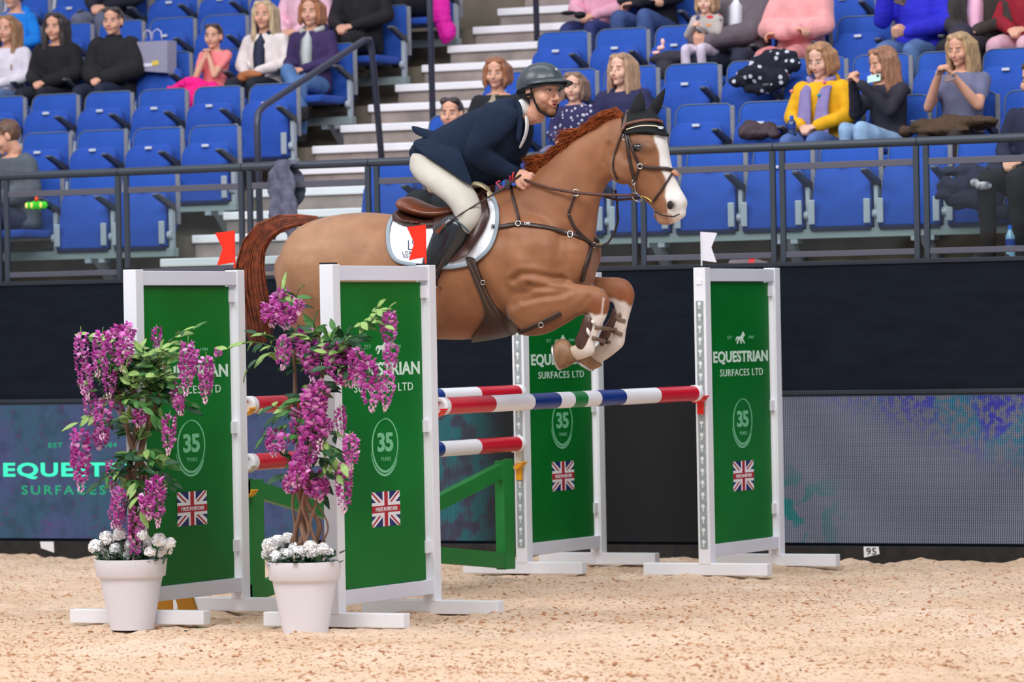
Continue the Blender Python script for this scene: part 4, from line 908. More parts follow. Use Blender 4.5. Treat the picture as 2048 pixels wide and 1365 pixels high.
def face_parts(h, par, brow=(70, 48, 34), eyes=1, mouth=1, openm=False, lid=1.0):
    bm_ = mat('brow_%d_%d' % brow[:2], brow, .8)
    if eyes:
        for s in (1, -1):
            m = MB(); ell(m, h, (s*.030, -.0835, .002), (.0125, .0085, .0055*lid), 12, 8, 0); ell(m, h, (s*.030, -.0895, .002), (.0058, .0042, .0054*lid), 10, 6, 1)
            tag(m.build('eye', [EYEW, IRIS], par, smooth='all'))
            m = MB(); seg(m, h, [(s*.015, -.089, .008), (s*.030, -.093, .0105*lid+.001), (s*.045, -.083, .007)], [.0010, .0015, .0008], 6); m.build('eyelid', bm_, par, smooth='all')
            m = MB(); seg(m, h, [(s*.013, -.092, .024), (s*.030, -.093, .0285), (s*.048, -.078, .023)], [.0014, .0021, .0010], 6, flat=1.3, up=(0, 0, 1)); m.build('eyebrow', bm_, par, smooth='all')
    if mouth:
        m = MB()
        if openm: ell(m, h, (0, -.094, -.061), (.014, .006, .007)); m.build('mouth', mat('mouth_dark', (92, 30, 30), .5), par, smooth='all'); m = MB(); seg(m, h, [(-.018, -.09, -.061), (-.008, -.0985, -.054), (.008, -.0985, -.054), (.018, -.09, -.061), (.008, -.098, -.069), (-.008, -.098, -.069), (-.018, -.09, -.061)], .0028, 6); m.build('lips', LIPS, par, smooth='all')
        else: seg(m, h, [(-.022, -.090, -.0575), (-.008, -.0985, -.0545), (0, -.0985, -.056), (.008, -.0985, -.0545), (.022, -.090, -.0575)], [.0015, .0045, .0042, .0045, .0015], 8); seg(m, h, [(-.018, -.090, -.061), (0, -.099, -.0645), (.018, -.090, -.061)], [.0015, .0048, .0015], 8); m.build('lips', LIPS, par, smooth='all')
def hair_obj(h, par, style, c, seed=0, name='hair'):
    r = random.Random(seed); m = MB()
    if style == 'none': return
    big = style in ('long', 'bob', 'curly', 'front')
    ell(m, h, (0, .026, .042), (.084, .100, .086) if big else (.080, .099, .082), 18, 12)
    if style == 'short': ell(m, h, (0, .04, .01), (.079, .08, .07))
    if style == 'tied': ell(m, h, (0, .035, .01), (.081, .088, .08)); ell(m, h, (0, .12, .02), (.035, .04, .045))
    if big:
        L_ = {'long': -.27, 'bob': -.105, 'curly': -.34, 'front': -.40}[style]; ell(m, h, (0, .06, -.03), (.085, .072, .11))
        for s in (1, -1):
            for k in range(4):
                x = .060+.008*k; y = -.035+.03*k; e = L_*(1-.06*k*r.random())
                fr = -.05 if style in ('front', 'curly') else -.012
                seg(m, h, [(s*.045, y-.01, .095), (s*(x+.012), y-.005, .04), (s*(x+.016), y, -.04), (s*(x+.018), y+fr*.4, e*.6), (s*(x+.010+.01*r.random()), y+fr, e)], [.016, .022, .023, .023 if style != 'bob' else .022, .008], 10)
    for s in (1, -1): ell(m, h, (s*.034, -.030, .092), (.040, .048, .030))
    def dsp(co, no):
        a = np.arctan2((co-h.o)@h.R[:, 0], (co-h.o)@h.R[:, 1]); return co+no*(.0035*np.sin(a*34+8*lump(co, seed+1, 7))+.003*lump(co, seed+2, 40))[:, None]*h.k
    me = solid(m, .0085*h.k, 2, disp=dsp)
    hc = mat('hair_%d_%d_%d' % c, c, .42, spec=.5, noise=.45, nscale=24, stretch=(3, 3, .5), sheen=.2, bump=.3, bscale=90)
    o = skin_obj(name, me, hc, par); return o
def hand(mb, t, curl=.6, side=1, thumb=True):  # wrist at origin, fingers along -Y, palm facing -Z
    ell(mb, t, (0, -.045, 0), (.038, .050, .015), 12, 8); ell(mb, t, (0, -.012, 0), (.028, .03, .019), 10, 6)
    for k, (x, L_) in enumerate(((-.030, .062), (-.010, .078), (.011, .082), (.031, .073))):
        x *= side; a = 0; p = V(x, -.085, 0); P = [(x*.8, -.05, 0), tuple(p)]
        for j, f_ in enumerate((.45, .32, .23)):
            a += curl*(1.0 if j == 0 else 1.15)*1.1; p = p+V(x*.08, -math.cos(a), -math.sin(a))*L_*f_; P.append(tuple(p))
        seg(mb, t, P, [.0095, .0098, .009, .0082, .0068], 8)
    seg(mb, t, [(side*.022, -.02, 0), (side*.048, -.045, -.008), (side*.052, -.070, -.018), (side*.044, -.092, -.024*(.6+curl))], [.014, .013, .0105, .008], 8)
POSES = {  # (right elbow, right hand, left elbow, left hand) in the sitter's frame, facing -Y; x>0 is picture right
 'lap': ((-.25, -.02, .30), (-.06, -.27, .22), (.25, -.02, .30), (.06, -.26, .22)),
 'phone': ((-.20, -.16, .32), (-.06, -.30, .55), (.20, -.16, .32), (.05, -.30, .55)),
 'chest': ((-.22, -.12, .30), (-.06, -.29, .42), (.22, -.12, .30), (.06, -.30, .40)),
 'chin': ((-.13, -.22, .26), (-.03, -.17, .50), (.13, -.22, .26), (.03, -.17, .50)),
 'cross': ((-.24, -.08, .32), (.08, -.24, .30), (.24, -.08, .32), (-.08, -.22, .28)),
}
def person(name_lab, row, u, top_v=None, k=1.0, yaw=0, look=0, tilt=0, nod=0, pose='lap', top=(30, 30, 36), legs=(40, 46, 70), hair=('short', (60, 44, 34)), skin=None, male=False, y_off=0, x_off=0, cross=False, lean=0, hood=None, collar=None, head=True, bare=False, z_off=0, knees=.0, shirt=None, legc=None, tmat=None, spread=1.0, brow=None, X=None, bulk=0.0):
    org_y = SEAT_Y+TR*row-.055+y_off
    if X is None:                            # slide along the row until the head comes in the right image column
        lo, hi = -9, 9
        for _ in range(40):
            X = (lo+hi)/2
            if px((X, org_y-.08, FL0+RS*row+1.15*k))[0] < u: lo = X
            else: hi = X
    base = V(X+x_off, org_y, FL0+RS*row+.455+z_off)
    if top_v is not None:                    # sitting height from the picture
        z = base[2]+.88; 
        for _ in range(3): z += (px((X, org_y-.08, z))[1]-top_v)/262.0
        k = max(.55, min(1.12, (z-base[2])/.885))
    tk = k; b = T(base, rot('Z', yaw), tk)
    th = thing('person', base-V(0, 0, .455), name_lab, 'person')
    kk = 1/tk                                # keep feet on the floor for children: legs hang
    sh = V(0, .02+(-.0), .56); ln = lean
    J = lambda x, y, z: (x, y-ln*max(0, z-.1), z)
    re, rh, le, lh = POSES[pose] if isinstance(pose, str) else pose
    fz = max(-.42*kk if k > .93 else -.42, -.455*kk+.06)
    hj = J(0, -.005, .755); hd = b.sub(hj, rot('Z', look)@rot('Y', tilt)@rot('X', nod), 1.06*max(1, k**-.55) if k < .9 else 1.06)
    # continuous body
    m = MB()
    def tor(mb, g, wide=0.0, upto=.60):
        R = []; 
        for z, rx, ry in ((-.02, .14, .09), (.02, .17, .115), (.12, .165, .115), (.25, .148, .105), (.38, .165, .115), (.48, .178, .108), (.545, .165, .088), (.585, .11, .07), (upto, .065, .058)):
            c = J(0, .02 if z > .1 else .0, z); R.append([b(c[0]+(rx+g)*math.cos(q), c[1]+(ry+g)*math.sin(q), c[2]) for q in np.arange(20)*math.pi/10])
        mb.rings(R)
    def arm(mb, g, full=True, end=1.0):
        for s, e, hn in ((-1, re, rh), (1, le, lh)):
            S = J(s*.172, .02, .525); ed, hh = V(*J(*e)), V(*J(*hn)); hh = ed+(hh-ed)*end
            capsule(mb, b, [S, tuple((V(*S)+ed)/2), tuple(ed)], [.052+g, .046+g, .040+g]); capsule(mb, b, [tuple(ed), tuple((ed*2+hh)/3), tuple(hh)], [.041+g, .040+g, .027+g])
    knee = []
    for s in (-1, 1):
        kx = s*(.115*spread); K_ = (kx, -.44, .09+knees); knee.append(K_)
    if cross: knee = [(-.02, -.42, .20), (.10, -.40, .08)]
    def leg(mb, g, end=1.0, low=True):
        for i, s in enumerate((-1, 1)):
            K_ = V(*knee[i]); capsule(mb, b, [(s*.09, -.02, .06), tuple(V(s*.1, -.22, .09)*.5+K_*.5), tuple(K_)], [.085+g, .076+g, .056+g])
            F = V(knee[i][0]*1.1, -.40, fz) if not (cross and i == 0) else V(.20, -.52, fz*.55+.02)
            if low: capsule(mb, b, [tuple(K_), tuple(K_*.6+F*.4), tuple(K_*(1-end)+F*end)], [.054+g, .050+g, .034+g])
            yield F
    tor(m, 0); arm(m, 0); FT = list(leg(m, 0)); head_shells(m, hd, tuple((np.linalg.inv(hd.R)@(b(*J(0, .02, .56))-hd.o))/hd.k), male)
    for s, e, hn in ((-1, re, rh), (1, le, lh)):
        ed, hh = V(*J(*e)), V(*J(*hn)); y = nrm(b.R@(ed-hh)); zt = b.R@V(s*.55, .25, .8) if pose in ('lap', 'cross') else b.R@V(s*1.0, .5, .0); z_ = nrm(zt-y*(zt@y)); x_ = np.cross(y, z_)
        hand(m, T(b(*hh), np.stack([x_, y, z_], 1), tk), .75, -s)
    for F in FT: ell(m, b, (F[0], F[1]-.06, F[2]-.03), (.042, .12, .04))
    me = solid(m, .0075, 2, dec=.45)
    body = skin_obj('body', me, skin or SKIN, th)
    face_parts(hd, th, brow or tuple(int(c*.7) for c in hair[1]), lid=.8 if nod < -12 else 1)
    fold = lambda sd, am=.006: (lambda co, no: co+no*(am*lump(co, sd, 16)+am*.6*lump(co*np.array([1, 1, .6]), sd+1, 38))[:, None])
    sd = int(u*7) % 97
    if not legc:
        m = MB(); list(leg(m, .014, .93)); R = []
        for z, rx, ry in ((-.02, .15, .10), (.03, .185, .128), (.13, .178, .125)): R.append([b(rx*math.cos(q), ry*math.sin(q), z) for q in np.arange(18)*math.pi/9])
        m.rings(R); skin_obj('trousers', solid(m, .012, 2, disp=fold(sd, .005)), mat('cloth_%d_%d_%d' % legs, legs, .8, noise=.25, nscale=14, bump=.1, bscale=150), th)
    for F in FT:
        m = MB(); ell(m, b, (F[0], F[1]-.07, F[2]-.035), (.048, .135, .045)); ell(m, b, (F[0], F[1]+.0, F[2]+.01), (.046, .05, .06)); m.build('shoe', mat('shoe_dark', (36, 32, 34), .6), th, smooth='all')
    m = MB(); g = (.028 if tmat == 'puffy' else .018)+bulk
    tor(m, g, upto=.575); arm(m, g, end=.55 if bare else .97)
    if bare:
        m = MB(); tor(m, .016, upto=.575)
        for s, e in ((-1, re), (1, le)): S = J(s*.172, .02, .525); ed = V(*J(*e)); capsule(m, b, [S, tuple(V(*S)*.4+ed*.6)], [.064, .056])
    if hood: ell(m, b, J(0, .11, .60), (.125, .075, .085)); 
    if collar == 'high' : seg(m, b, [J(0, .01, .55), J(0, .0, .635)], [.095, .078], 16)
    tm = mat('top_%d_%d_%d' % top, top, .85, noise=.18, nscale=12, bump=.35 if tmat in ('fluffy', 'puffy') else .12, bscale=60 if tmat == 'fluffy' else (22 if tmat == 'puffy' else 140), stretch=(.4, .4, 3) if tmat == 'puffy' else None, sheen=.5 if tmat == 'fluffy' else 0)
    if tmat == 'spots': tm = spotted('navy_spotted_cloth', top, (206, 206, 220), 26)
    skin_obj('top', solid(m, .011, 3, disp=fold(sd+3, .007)), tm, th)
    if hood and hood is not True:
        m = MB(); R_ = []
        for q in np.linspace(-2.5, 2.5, 15)+math.pi/2: c = J(.095*math.cos(q), .015+.085*math.sin(q), .60+.03*math.sin(q)); R_.append(c)
        seg(m, b, R_, .030, 10); skin_obj('hood', solid(m, .009, 2), mat('hood_%d_%d_%d' % hood, hood, .9), th)
    if shirt:                                # visible front of an inner layer
        m = MB(); P = []
        for z, rx, y in ((.585, .045, -.055), (.50, .06, -.108), (.38, .065, -.128), (.25, .06, -.122), (.16, .05, -.125)): c = J(0, y+.012-g, z); P.append([b(c[0]-rx, c[1]+.02, c[2]), b(c[0], c[1]-.012, c[2]), b(c[0]+rx, c[1]+.02, c[2]), b(c[0], c[1]+.03, c[2])])
        m.rings(P); m.build('shirt_front', mat('shirt_%d_%d_%d' % shirt, shirt, .8), th, smooth='all', fix=True)
    hair_obj(hd, th, hair[0], hair[1], sd)
    return th, b, hd, J
def spotted(name, c, c2, sc):
    if name in MATS: return MATS[name]
    m = mat(name, c, .85); nt = m.node_tree; b = nt.nodes['Principled BSDF']; tc = nt.nodes.new('ShaderNodeTexCoord'); v = nt.nodes.new('ShaderNodeTexVoronoi'); v.inputs['Scale'].default_value = sc
    nt.links.new(tc.outputs['Object'], v.inputs[0]); lt = nt.nodes.new('ShaderNodeMath'); lt.operation = 'LESS_THAN'; lt.inputs[1].default_value = .27; nt.links.new(v.outputs['Distance'], lt.inputs[0])
    mx = nt.nodes.new('ShaderNodeMix'); mx.data_type = 'RGBA'; nt.links.new(lt.outputs[0], mx.inputs[0]); mx.inputs[6].default_value = lin(c); mx.inputs[7].default_value = lin(c2); nt.links.new(mx.outputs[2], b.inputs['Base Color']); return m
# ================================================================ rider
rider = thing('rider', hp(880, 400), 'man in navy jacket and beige breeches crouched over the chestnut horse', 'person')
rk = 1.06
# head frame: looks right and a little towards the camera, chin forward
def dirp(a, toward, up): return nrm(HF*math.cos(a)+HN*toward+V(0, 0, up))
fwd = nrm(HF*.87+HN*.44+V(0, 0, -.10)); upv = V(0, 0, 1)+HF*.10; upv = nrm(upv-fwd*(upv@fwd)); xr = np.cross(-fwd, upv)   # local x = cross(y,z), y = -fwd
HR_ = np.stack([xr, -fwd, upv], 1)
rh_ = T(hp(1085, 181, .02), HR_, 1.20)
m = MB(); head_shells(m, rh_, tuple((np.linalg.inv(HR_)@(hp(1028, 232, 0)-rh_.o))/rh_.k), True)
ribs(m, [(850, 335, 900, 385, .11), (865, 305, 925, 378, .13), (885, 272, 955, 370, .145), (920, 248, 985, 358, .15), (958, 228, 1015, 335, .165), (992, 214, 1038, 300, .17), (1018, 208, 1050, 262, .14), (1034, 210, 1052, 246, .08)], 20)
def limb(mb, pts, n=14): ribs(mb, pts, n)
for s in (1, -1):
    du = 0 if s > 0 else 14
    limb(m, [(980, 235, 1022, 245, .04, .15*s), (958+du, 268, 996+du, 270, .04, .19*s), (948+du, 294, 974+du, 292, .035, .205*s), (957+du, 314, 978+du, 306, .03, .2*s), (985+du, 336, 1000+du, 326, .028, .17*s), (1022, 356, 1036, 336, .026, .10*s)])
    limb(m, [(885, 330, 850, 330, .07, .11*s), (905, 350, 858, 350, .07, .15*s), (925, 372, 882, 370, .065, .19*s), (945, 396, 908, 402, .055, .24*s), (948, 420, 920, 430, .05, .27*s), (934, 445, 910, 440, .045, .28*s), (912, 472, 890, 464, .04, .29*s), (888, 504, 872, 494, .034, .30*s), (868, 528, 856, 522, .028, .30*s), (868, 545, 856, 545, .028, .30*s)])
# hands closed on the reins
def fist(mb, u, v, w_, s):
    f = hp(u, v, w_); y = -nrm(HF*.85+V(0, 0, -.35)); z_ = nrm(V(0, 0, 1)*.35+HN*.9*s); z_ = nrm(z_-y*(z_@y)); x_ = np.cross(y, z_); hand(mb, T(f, np.stack([x_, y, z_], 1), 1.12), 1.25, -s)
fist(m, 1030, 347, .10, 1); fist(m, 1034, 346, -.10, -1)
skin_obj('body', solid(m, .006, 2), SKIN, rider)
face_parts(rh_, rider, (70, 50, 38), openm=True, lid=.62)
for s in (1, -1): pass
stub = MB(); r = random.Random(5)            # short beard
ell(stub, rh_, (0, -.036, -.070), (.0545, .0505, .040)); ell(stub, rh_, (0, -.076, -.094), (.026, .0215, .021)); ell(stub, rh_, (0, -.0925, -.0475), (.022, .0075, .005))
skin_obj('beard', solid(stub, .006, 1), mat('beard', (150, 104, 80), .9, noise=.4, nscale=60), rider)
# jacket
JK = mat('jacket_navy', (24, 37, 58), .88, spec=.2, noise=.15, nscale=10, bump=.12, bscale=160)
m = MB()
ribs(m, [(832, 288, 905, 372, .165), (858, 268, 928, 384, .175), (892, 248, 958, 384, .175), (925, 232, 992, 368, .18), (958, 217, 1025, 345, .19), (990, 203, 1044, 312, .195), (1014, 196, 1056, 275, .175), (1032, 196, 1056, 240, .10), (1040, 200, 1050, 226, .07)], 26)
for s in (1, -1):
    du = 0 if s > 0 else 20
    limb(m, [(968, 212, 1040, 232, .07, .15*s), (950+du, 245, 1022+du, 262, .072, .19*s), (935+du, 280, 996+du, 288, .068, .215*s), (931+du, 306, 986+du, 298, .064, .215*s), (944+du, 328, 990+du, 304, .058, .20*s), (972+du, 346, 1004+du, 316, .052, .17*s), (1004+du*.6, 358, 1020+du*.6, 326, .044, .13*s), (1024+du*.3, 362, 1036+du*.3, 334, .040, .105*s)], 16)
# skirt of the jacket over the seat and its flying tails
ribs(m, [(838, 278, 852, 322, .10, .06), (870, 272, 885, 345, .16, .02), (905, 265, 920, 372, .185, .0), (930, 262, 948, 386, .18, 0)], 18)
sk = lambda co, no: co+no*(.006*lump(co, 4, 13)+.003*lump(co, 6, 34))[:, None]
skin_obj('jacket', solid(m, .0085, 4, disp=sk), JK, rider)
def sheet(name, grid, m_, par, th=.006):
    G = [[hp(*p) for p in row] for row in grid]; mb = MB(); nr, nc_ = len(G), len(G[0]); P = [p for row in G for p in row]
    mb.add(P, [(i*nc_+j, i*nc_+j+1, (i+1)*nc_+j+1, (i+1)*nc_+j) for i in range(nr-1) for j in range(nc_-1)])
    o = mb.build(name, m_, par, smooth='all'); s_ = o.modifiers.new('th', 'SOLIDIFY'); s_.thickness = th; s_.offset = 0; q = o.modifiers.new('sb', 'SUBSURF'); q.levels = q.render_levels = 2; return o
sheet('jacket_tail', [[(821, 249, .04), (822, 258, .06), (830, 270, .07)], [(845, 256, .08), (846, 266, .10), (850, 276, .11)], [(872, 264, .08), (874, 274, .11), (878, 284, .12)], [(900, 262, .06), (902, 272, .1), (905, 284, .12)]], JK, rider)
sheet('jacket_skirt', [[(822, 283, .08), (828, 292, .17), (842, 306, .20), (860, 320, .215)], [(850, 280, .10), (858, 296, .19), (872, 316, .22), (890, 336, .235)], [(885, 275, .12), (895, 300, .20), (908, 330, .235), (922, 360, .245)], [(915, 278, .13), (926, 312, .20), (940, 348, .23), (950, 380, .235)]], JK, rider)
strap_p = lambda nm, pts, rr, m_, par: MB().tube([hp(*p) for p in pts], rr, 8).build(nm, m_, par, smooth='all')
# collar, lapel, shirt, stock
SH = mat('shirt_white', (226, 230, 228), .8)
m = MB(); ribs(m, [(1038, 200, 1060, 236, .063, .02), (1043, 198, 1062, 230, .064, .02)], 16); skin_obj('collar', solid(m, .006, 2), SH, rider)
sheet('shirt_front', [[(1048, 228, .10), (1053, 231, .10), (1057, 234, .07)], [(1052, 250, .13), (1056, 252, .11), (1059, 254, .07)], [(1048, 274, .15), (1051, 276, .12), (1053, 277, .08)], [(1036, 297, .16), (1039, 298, .14), (1041, 298, .1)]], SH, rider)
sheet('lapel', [[(1030, 196, .10), (1038, 200, .115), (1044, 212, .12)], [(1034, 215, .13), (1040, 222, .14), (1046, 230, .135)], [(1036, 240, .16), (1042, 246, .165), (1046, 254, .15)], [(1030, 280, .175), (1036, 284, .175), (1040, 288, .16)]], JK, rider, .010)
# breeches
BR = mat('breeches_beige', (194, 189, 178), .8, noise=.08, nscale=8, bump=.08, bscale=120)
m = MB()
ribs(m, [(832, 300, 905, 385, .13), (826, 312, 900, 392, .165), (850, 296, 930, 385, .17), (880, 285, 945, 375, .16)], 20)
for s in (1, -1):
    limb(m, [(890, 315, 824, 316, .105, .09*s), (912, 340, 822, 340, .11, .13*s), (932, 362, 838, 362, .108, .17*s), (948, 382, 864, 382, .10, .20*s), (958, 402, 892, 404, .088, .235*s), (963, 422, 908, 426, .075, .26*s), (958, 444, 910, 440, .066, .275*s), (944, 464, 904, 446, .062, .285*s), (934, 474, 892, 452, .060, .288*s)], 20)
skin_obj('breeches', solid(m, .0085, 4, disp=lambda co, no: co+no*(.004*lump(co, 14, 13)+.002*lump(co, 16, 40))[:, None]), BR, rider)
BT = mat('boot_black', (30, 36, 42), .3, spec=.5, coat=.3, noise=.2, nscale=10, bump=.06, bscale=30)
for s in (1, -1):
    m = MB(); limb(m, [(940, 464, 898, 430, .068, .288*s), (934, 482, 878, 446, .072, .29*s), (920, 504, 865, 470, .068, .293*s), (902, 524, 855, 496, .058, .298*s), (884, 542, 846, 520, .048, .3*s), (880, 556, 844, 540, .05, .3*s)], 20); limb(m, [(848, 535, 862, 562, .04, .3*s), (860, 542, 864, 568, .046, .3*s), (872, 556, 872, 574, .036, .3*s)], 14)
    bo = skin_obj('riding_boot', solid(m, .007, 4), BT, rider)
    strap_p('stirrup_iron', [(862, 545, .30*s+.055), (866, 572, .30*s+.06), (882, 576, .30*s), (866, 572, .30*s-.06), (862, 545, .30*s-.055)], .006, STL, bo)
    strap_p('boot_top', [(903, 436, .345*s), (922, 448, .352*s), (938, 464, .345*s)], .006, mat('boot_trim', (70, 88, 96), .4), bo)
# helmet
HLM = mat('helmet_shell', (56, 66, 72), .38, spec=.5, coat=.2, noise=.1, nscale=200)
hl = T(rh_(0, .016, .030), HR_@rot('X', -15), 1.24)
m = MB(); R = []
for i in range(13):
    th_ = math.radians(2+106*i/12); flare = 1+.035*max(0, (i-8)/4)
    R.append([hl(.098*math.sin(th_)*math.cos(q)*flare, (.122*math.sin(th_))*math.sin(q)*flare+.004, (.098*math.cos(th_) if i < 11 else (.098*math.cos(th_) if False else .098*math.cos(th_)))) for q in np.arange(32)*math.pi/16])
m.rings(R, cap=True); hs = m.build('helmet', HLM, rider, smooth='all')
m = MB(); G = []
for i in range(17):
    q = math.radians(180+8+164*i/16); c, s_ = math.cos(q), math.sin(q); ext = .062*max(0, math.sin(math.pi*i/16))**.8
    G.append([hl(.101*c, .124*s_, .004), hl(.101*c*(1+ext*2), .124*s_-ext*.95, -.012-.012*abs(s_)), hl(.100*c*(1+ext*2), .123*s_-ext*.95, -.018-.012*abs(s_)), hl(.099*c, .122*s_, -.010)])
m.rings(G); m.build('helmet_peak', HLM, hs, smooth='all', fix=True)
MB().tube([hl((.0995)*math.cos(q), .124*math.sin(q)+.004, -.024) for q in np.arange(40)*math.pi/20], .0032, 8, closed=True).build('helmet_rim', BKF, hs, smooth='all')
MB().lathe([(.011, 0), (.011, .006), (.006, .009)], hl(0, -.116, .040), 14, axis=-(hl.R[:, 1])).build('helmet_badge', STL, hs)
for s in (1, -1):
    m = MB(); P = [rh_(s*.082, -.006, .045), rh_(s*.083, -.020, -.01), rh_(s*.072, -.035, -.055), rh_(s*.05, -.052, -.098), rh_(s*.02, -.068, -.116), rh_(0, -.072, -.117)]; m.tube(P, .0085, 8, flat=.6); P = [rh_(s*.083, -.020, -.02), rh_(s*.084, .03, -.030), rh_(s*.06, .085, -.035)]; m.tube(P, .0085, 8); m.build('chin_strap', BKF, hs, smooth='all')
m = MB(); ell(m, rh_, (0, .04, .01), (.083, .082, .07)); skin_obj('hair', solid(m, .008, 1), mat('hair_rider', (70, 50, 38), .6), rider)
# wrist bands, whip, reins
for (u, v, c, nm) in ((1026, 350, (232, 60, 110), 'pink wrist band'), (1031, 352, (214, 60, 60), 'red wrist band')):
    cc = hp(u, v-1, .103); ax = nrm(hp(1036, 345, .1)-hp(1004, 340, .15)); a = nrm(np.cross(ax, HN)); tag(MB().tube([cc+.038*(a*math.cos(q)+HN*math.sin(q)) for q in np.arange(20)*math.pi/10], .005, 6, closed=True).build('wrist_band', mat(nm.replace(' ', '_'), c, .5), rider, smooth='all'), nm)
whip = thing('riding_whip', hp(1040, 352, .17), 'thin dark riding whip held against the rider thigh', 'whip')
MB().tube([hp(1042, 350, .17), hp(1005, 378, .22), hp(960, 405, .29), hp(922, 428, .345), hp(892, 450, .37)], [.007, .0065, .005, .0045, .004], 8).build('shaft', LEA, whip, smooth='all')
MB().prism([hp(892, 444, .372), hp(886, 456, .372), hp(875, 470, .372), (hp(872, 462, .372))], HN*.006).build('flapper', LEB, whip, fix=True)
fr = thing('rider_ribbon', hp(1000, 372, .15), 'pink ribbon tied at the top of the riding whip', 'ribbon')
for a in ([(1003, 376, .2), (992, 366, .19), (1000, 362, .19)], [(1003, 376, .2), (996, 381, .2), (1008, 371, .2)]): MB().tube([hp(*p) for p in a], .006, 6, flat=.3).build('ribbon_loop', mat('ribbon_pink', (224, 70, 110), .6), fr, smooth='all')
rein = thing('reins', hp(1150, 386, .12), 'brown leather reins from the bit to the rider hands', 'reins')
def rein_of(s):
    P = [hp(1040, 356, .10*s), hp(1065, 366, .13*s), hp(1100, 377, .16*s), hp(1152, 386, .165*s), hp(1205, 390, .15*s), hp(1250, 391, .13*s), hp(1272, 390, .10*s)]
    if s < 0: P = [hp(1044, 354, -.10), hp(1100, 372, -.15), hp(1200, 390, -.17), hp(1235, 400, -.15), hp(1280, 396, -.09)]
    MB().tube(P, .0085, 8, flat=1.0, up=V(0, 0, 1)).build('rein', mat('rein_leather', (84, 54, 46), .5), rein, smooth='all')
rein_of(1); rein_of(-1)
# ================================================================ spectators (u = head column, top_v = top of head in the photograph)
def sit(row, u, X=None):
    if X is not None: side = 'L' if X < -3.3 else 'R'; k = round((SXL-X)/SP) if side == 'L' else round((X-SXR)/SP); taken[(side, row, k)] = 1; return X
    s, k, X = seat_index(row, u, 1.15); taken[(s, row, k)] = 1; return X
def P_(lab, row, u, top_v, **kw):
    kw.setdefault('yaw', 0); X = sit(row, u); return person(lab, row, u, top_v, **kw)
BLK_ = (24, 24, 30); NAV = (30, 36, 62)
P_('woman with long wavy light brown hair and white jumper at the far left edge', 3, 4, 32, top=(226, 220, 232), legs=(96, 122, 166), hair=('curly', (168, 122, 80)), look=8)
P_('young woman with long dark hair in a black hooded top', 3, 100, 27, top=(26, 24, 30), legs=(26, 28, 44), hair=('front', (44, 30, 32)), look=10, hood=True, nod=2, bulk=.02)
mo = P_('dark haired man in a black zipped jacket beside the paper bag', 3, 216, 15, top=(30, 30, 34), legs=(28, 36, 60), hair=('short', (62, 52, 46)), male=True, pose='lap', look=12, collar='high', bulk=.035)
gp = P_('girl in pink shirt with hands clasped under her chin', 3, 416, 52, top=(246, 138, 142), legs=(236, 20, 130), hair=('tied', (70, 46, 42)), pose='chin', look=12, bare=True, y_off=-.05)
P_('blonde woman in cream jacket with a dark scarf', 3, 518, 2, top=(232, 220, 218), legs=(30, 34, 48), hair=('long', (212, 184, 146)), look=14, hood=(38, 44, 66), shirt=(40, 46, 68))
P_('woman with auburn hair in purple jacket, legs crossed in jeans', 3, 612, -4, top=(60, 44, 92), legs=(86, 124, 178), hair=('bob', (178, 112, 72)), look=14, hood=(188, 190, 182), shirt=(186, 192, 190), cross=True)
P_('person in bright blue jacket cut by the top left corner', 4, 18, None, top=(16, 128, 226), legs=NAV, hair=('short', (80, 60, 44)), k=.86, hood=True)
P_('person in dark top and grey trousers behind the man in black', 5, 222, None, top=(26, 28, 44), legs=(104, 108, 130), hair=('short', (50, 40, 36)))
P_('person in pale pink top above the auburn haired woman', 4, 600, None, top=(238, 188, 206), legs=(40, 44, 70), hair=('long', (90, 60, 44)), k=.95)
P_('person in black with hands on lap behind the purple jacket woman', 4, 712, None, top=(30, 28, 34), legs=(26, 24, 30), hair=('short', (50, 40, 36)))
P_('person in dark clothes in the top row seat next to the stairs', 5, 815, None, top=(34, 30, 44), legs=(30, 28, 40), hair=('short', (60, 44, 34)))
mg = P_('bearded man in grey jumper looking down at his hands', 0, 24, 243, top=(88, 96, 106), legs=(52, 58, 84), hair=('short', (112, 78, 58)), male=True, bulk=.03, look=-35, nod=24, lean=.18, yaw=-20)
P_('dark haired woman in black sitting behind the rider', 0, 893, 194, top=(36, 32, 40), legs=(26, 26, 32), hair=('tied', (54, 38, 36)), look=12)
P_('woman with short auburn hair in black jacket behind the helmet', 1, 983, 114, top=(30, 32, 38), legs=(30, 30, 38), hair=('bob', (164, 104, 68)), look=14, shirt=(150, 140, 120), nod=3)
P_('girl in navy coat with white spots between rider and mane', 1, 1138, 148, top=(48, 44, 88), legs=(120, 120, 150), hair=('bob', (150, 118, 98)), look=12, tmat='spots', skin=SKIN2)
P_('girl with long fair hair in navy padded coat above the horse mane', 1, 1234, 108, top=(42, 44, 84), legs=(60, 60, 80), hair=('long', (190, 150, 118)), look=-8, tmat='puffy', hood=(44, 46, 86), skin=SKIN2)
P_('person in dark top and blue jeans leaning over in the top rows', 4, 1300, None, top=(30, 30, 40), legs=(66, 88, 142), hair=('short', (50, 40, 36)), pose='cross', knees=.06)
P_('person in pink cardigan holding a black hat in the top rows', 4, 1192, None, top=(232, 168, 190), legs=(44, 54, 110), hair=('long', (40, 30, 30)), k=.92)
mgr = P_('adult in brown grey overcoat holding a small child', 3, 1474, None, bulk=.03, top=(106, 96, 104), legs=(40, 44, 66), hair=('short', (90, 80, 70)), male=True, pose=((-.30, -.10, .30), (-.22, -.36, .26), (.10, -.10, .30), (-.10, -.38, .24)), shirt=(226, 226, 236), spread=1.5)
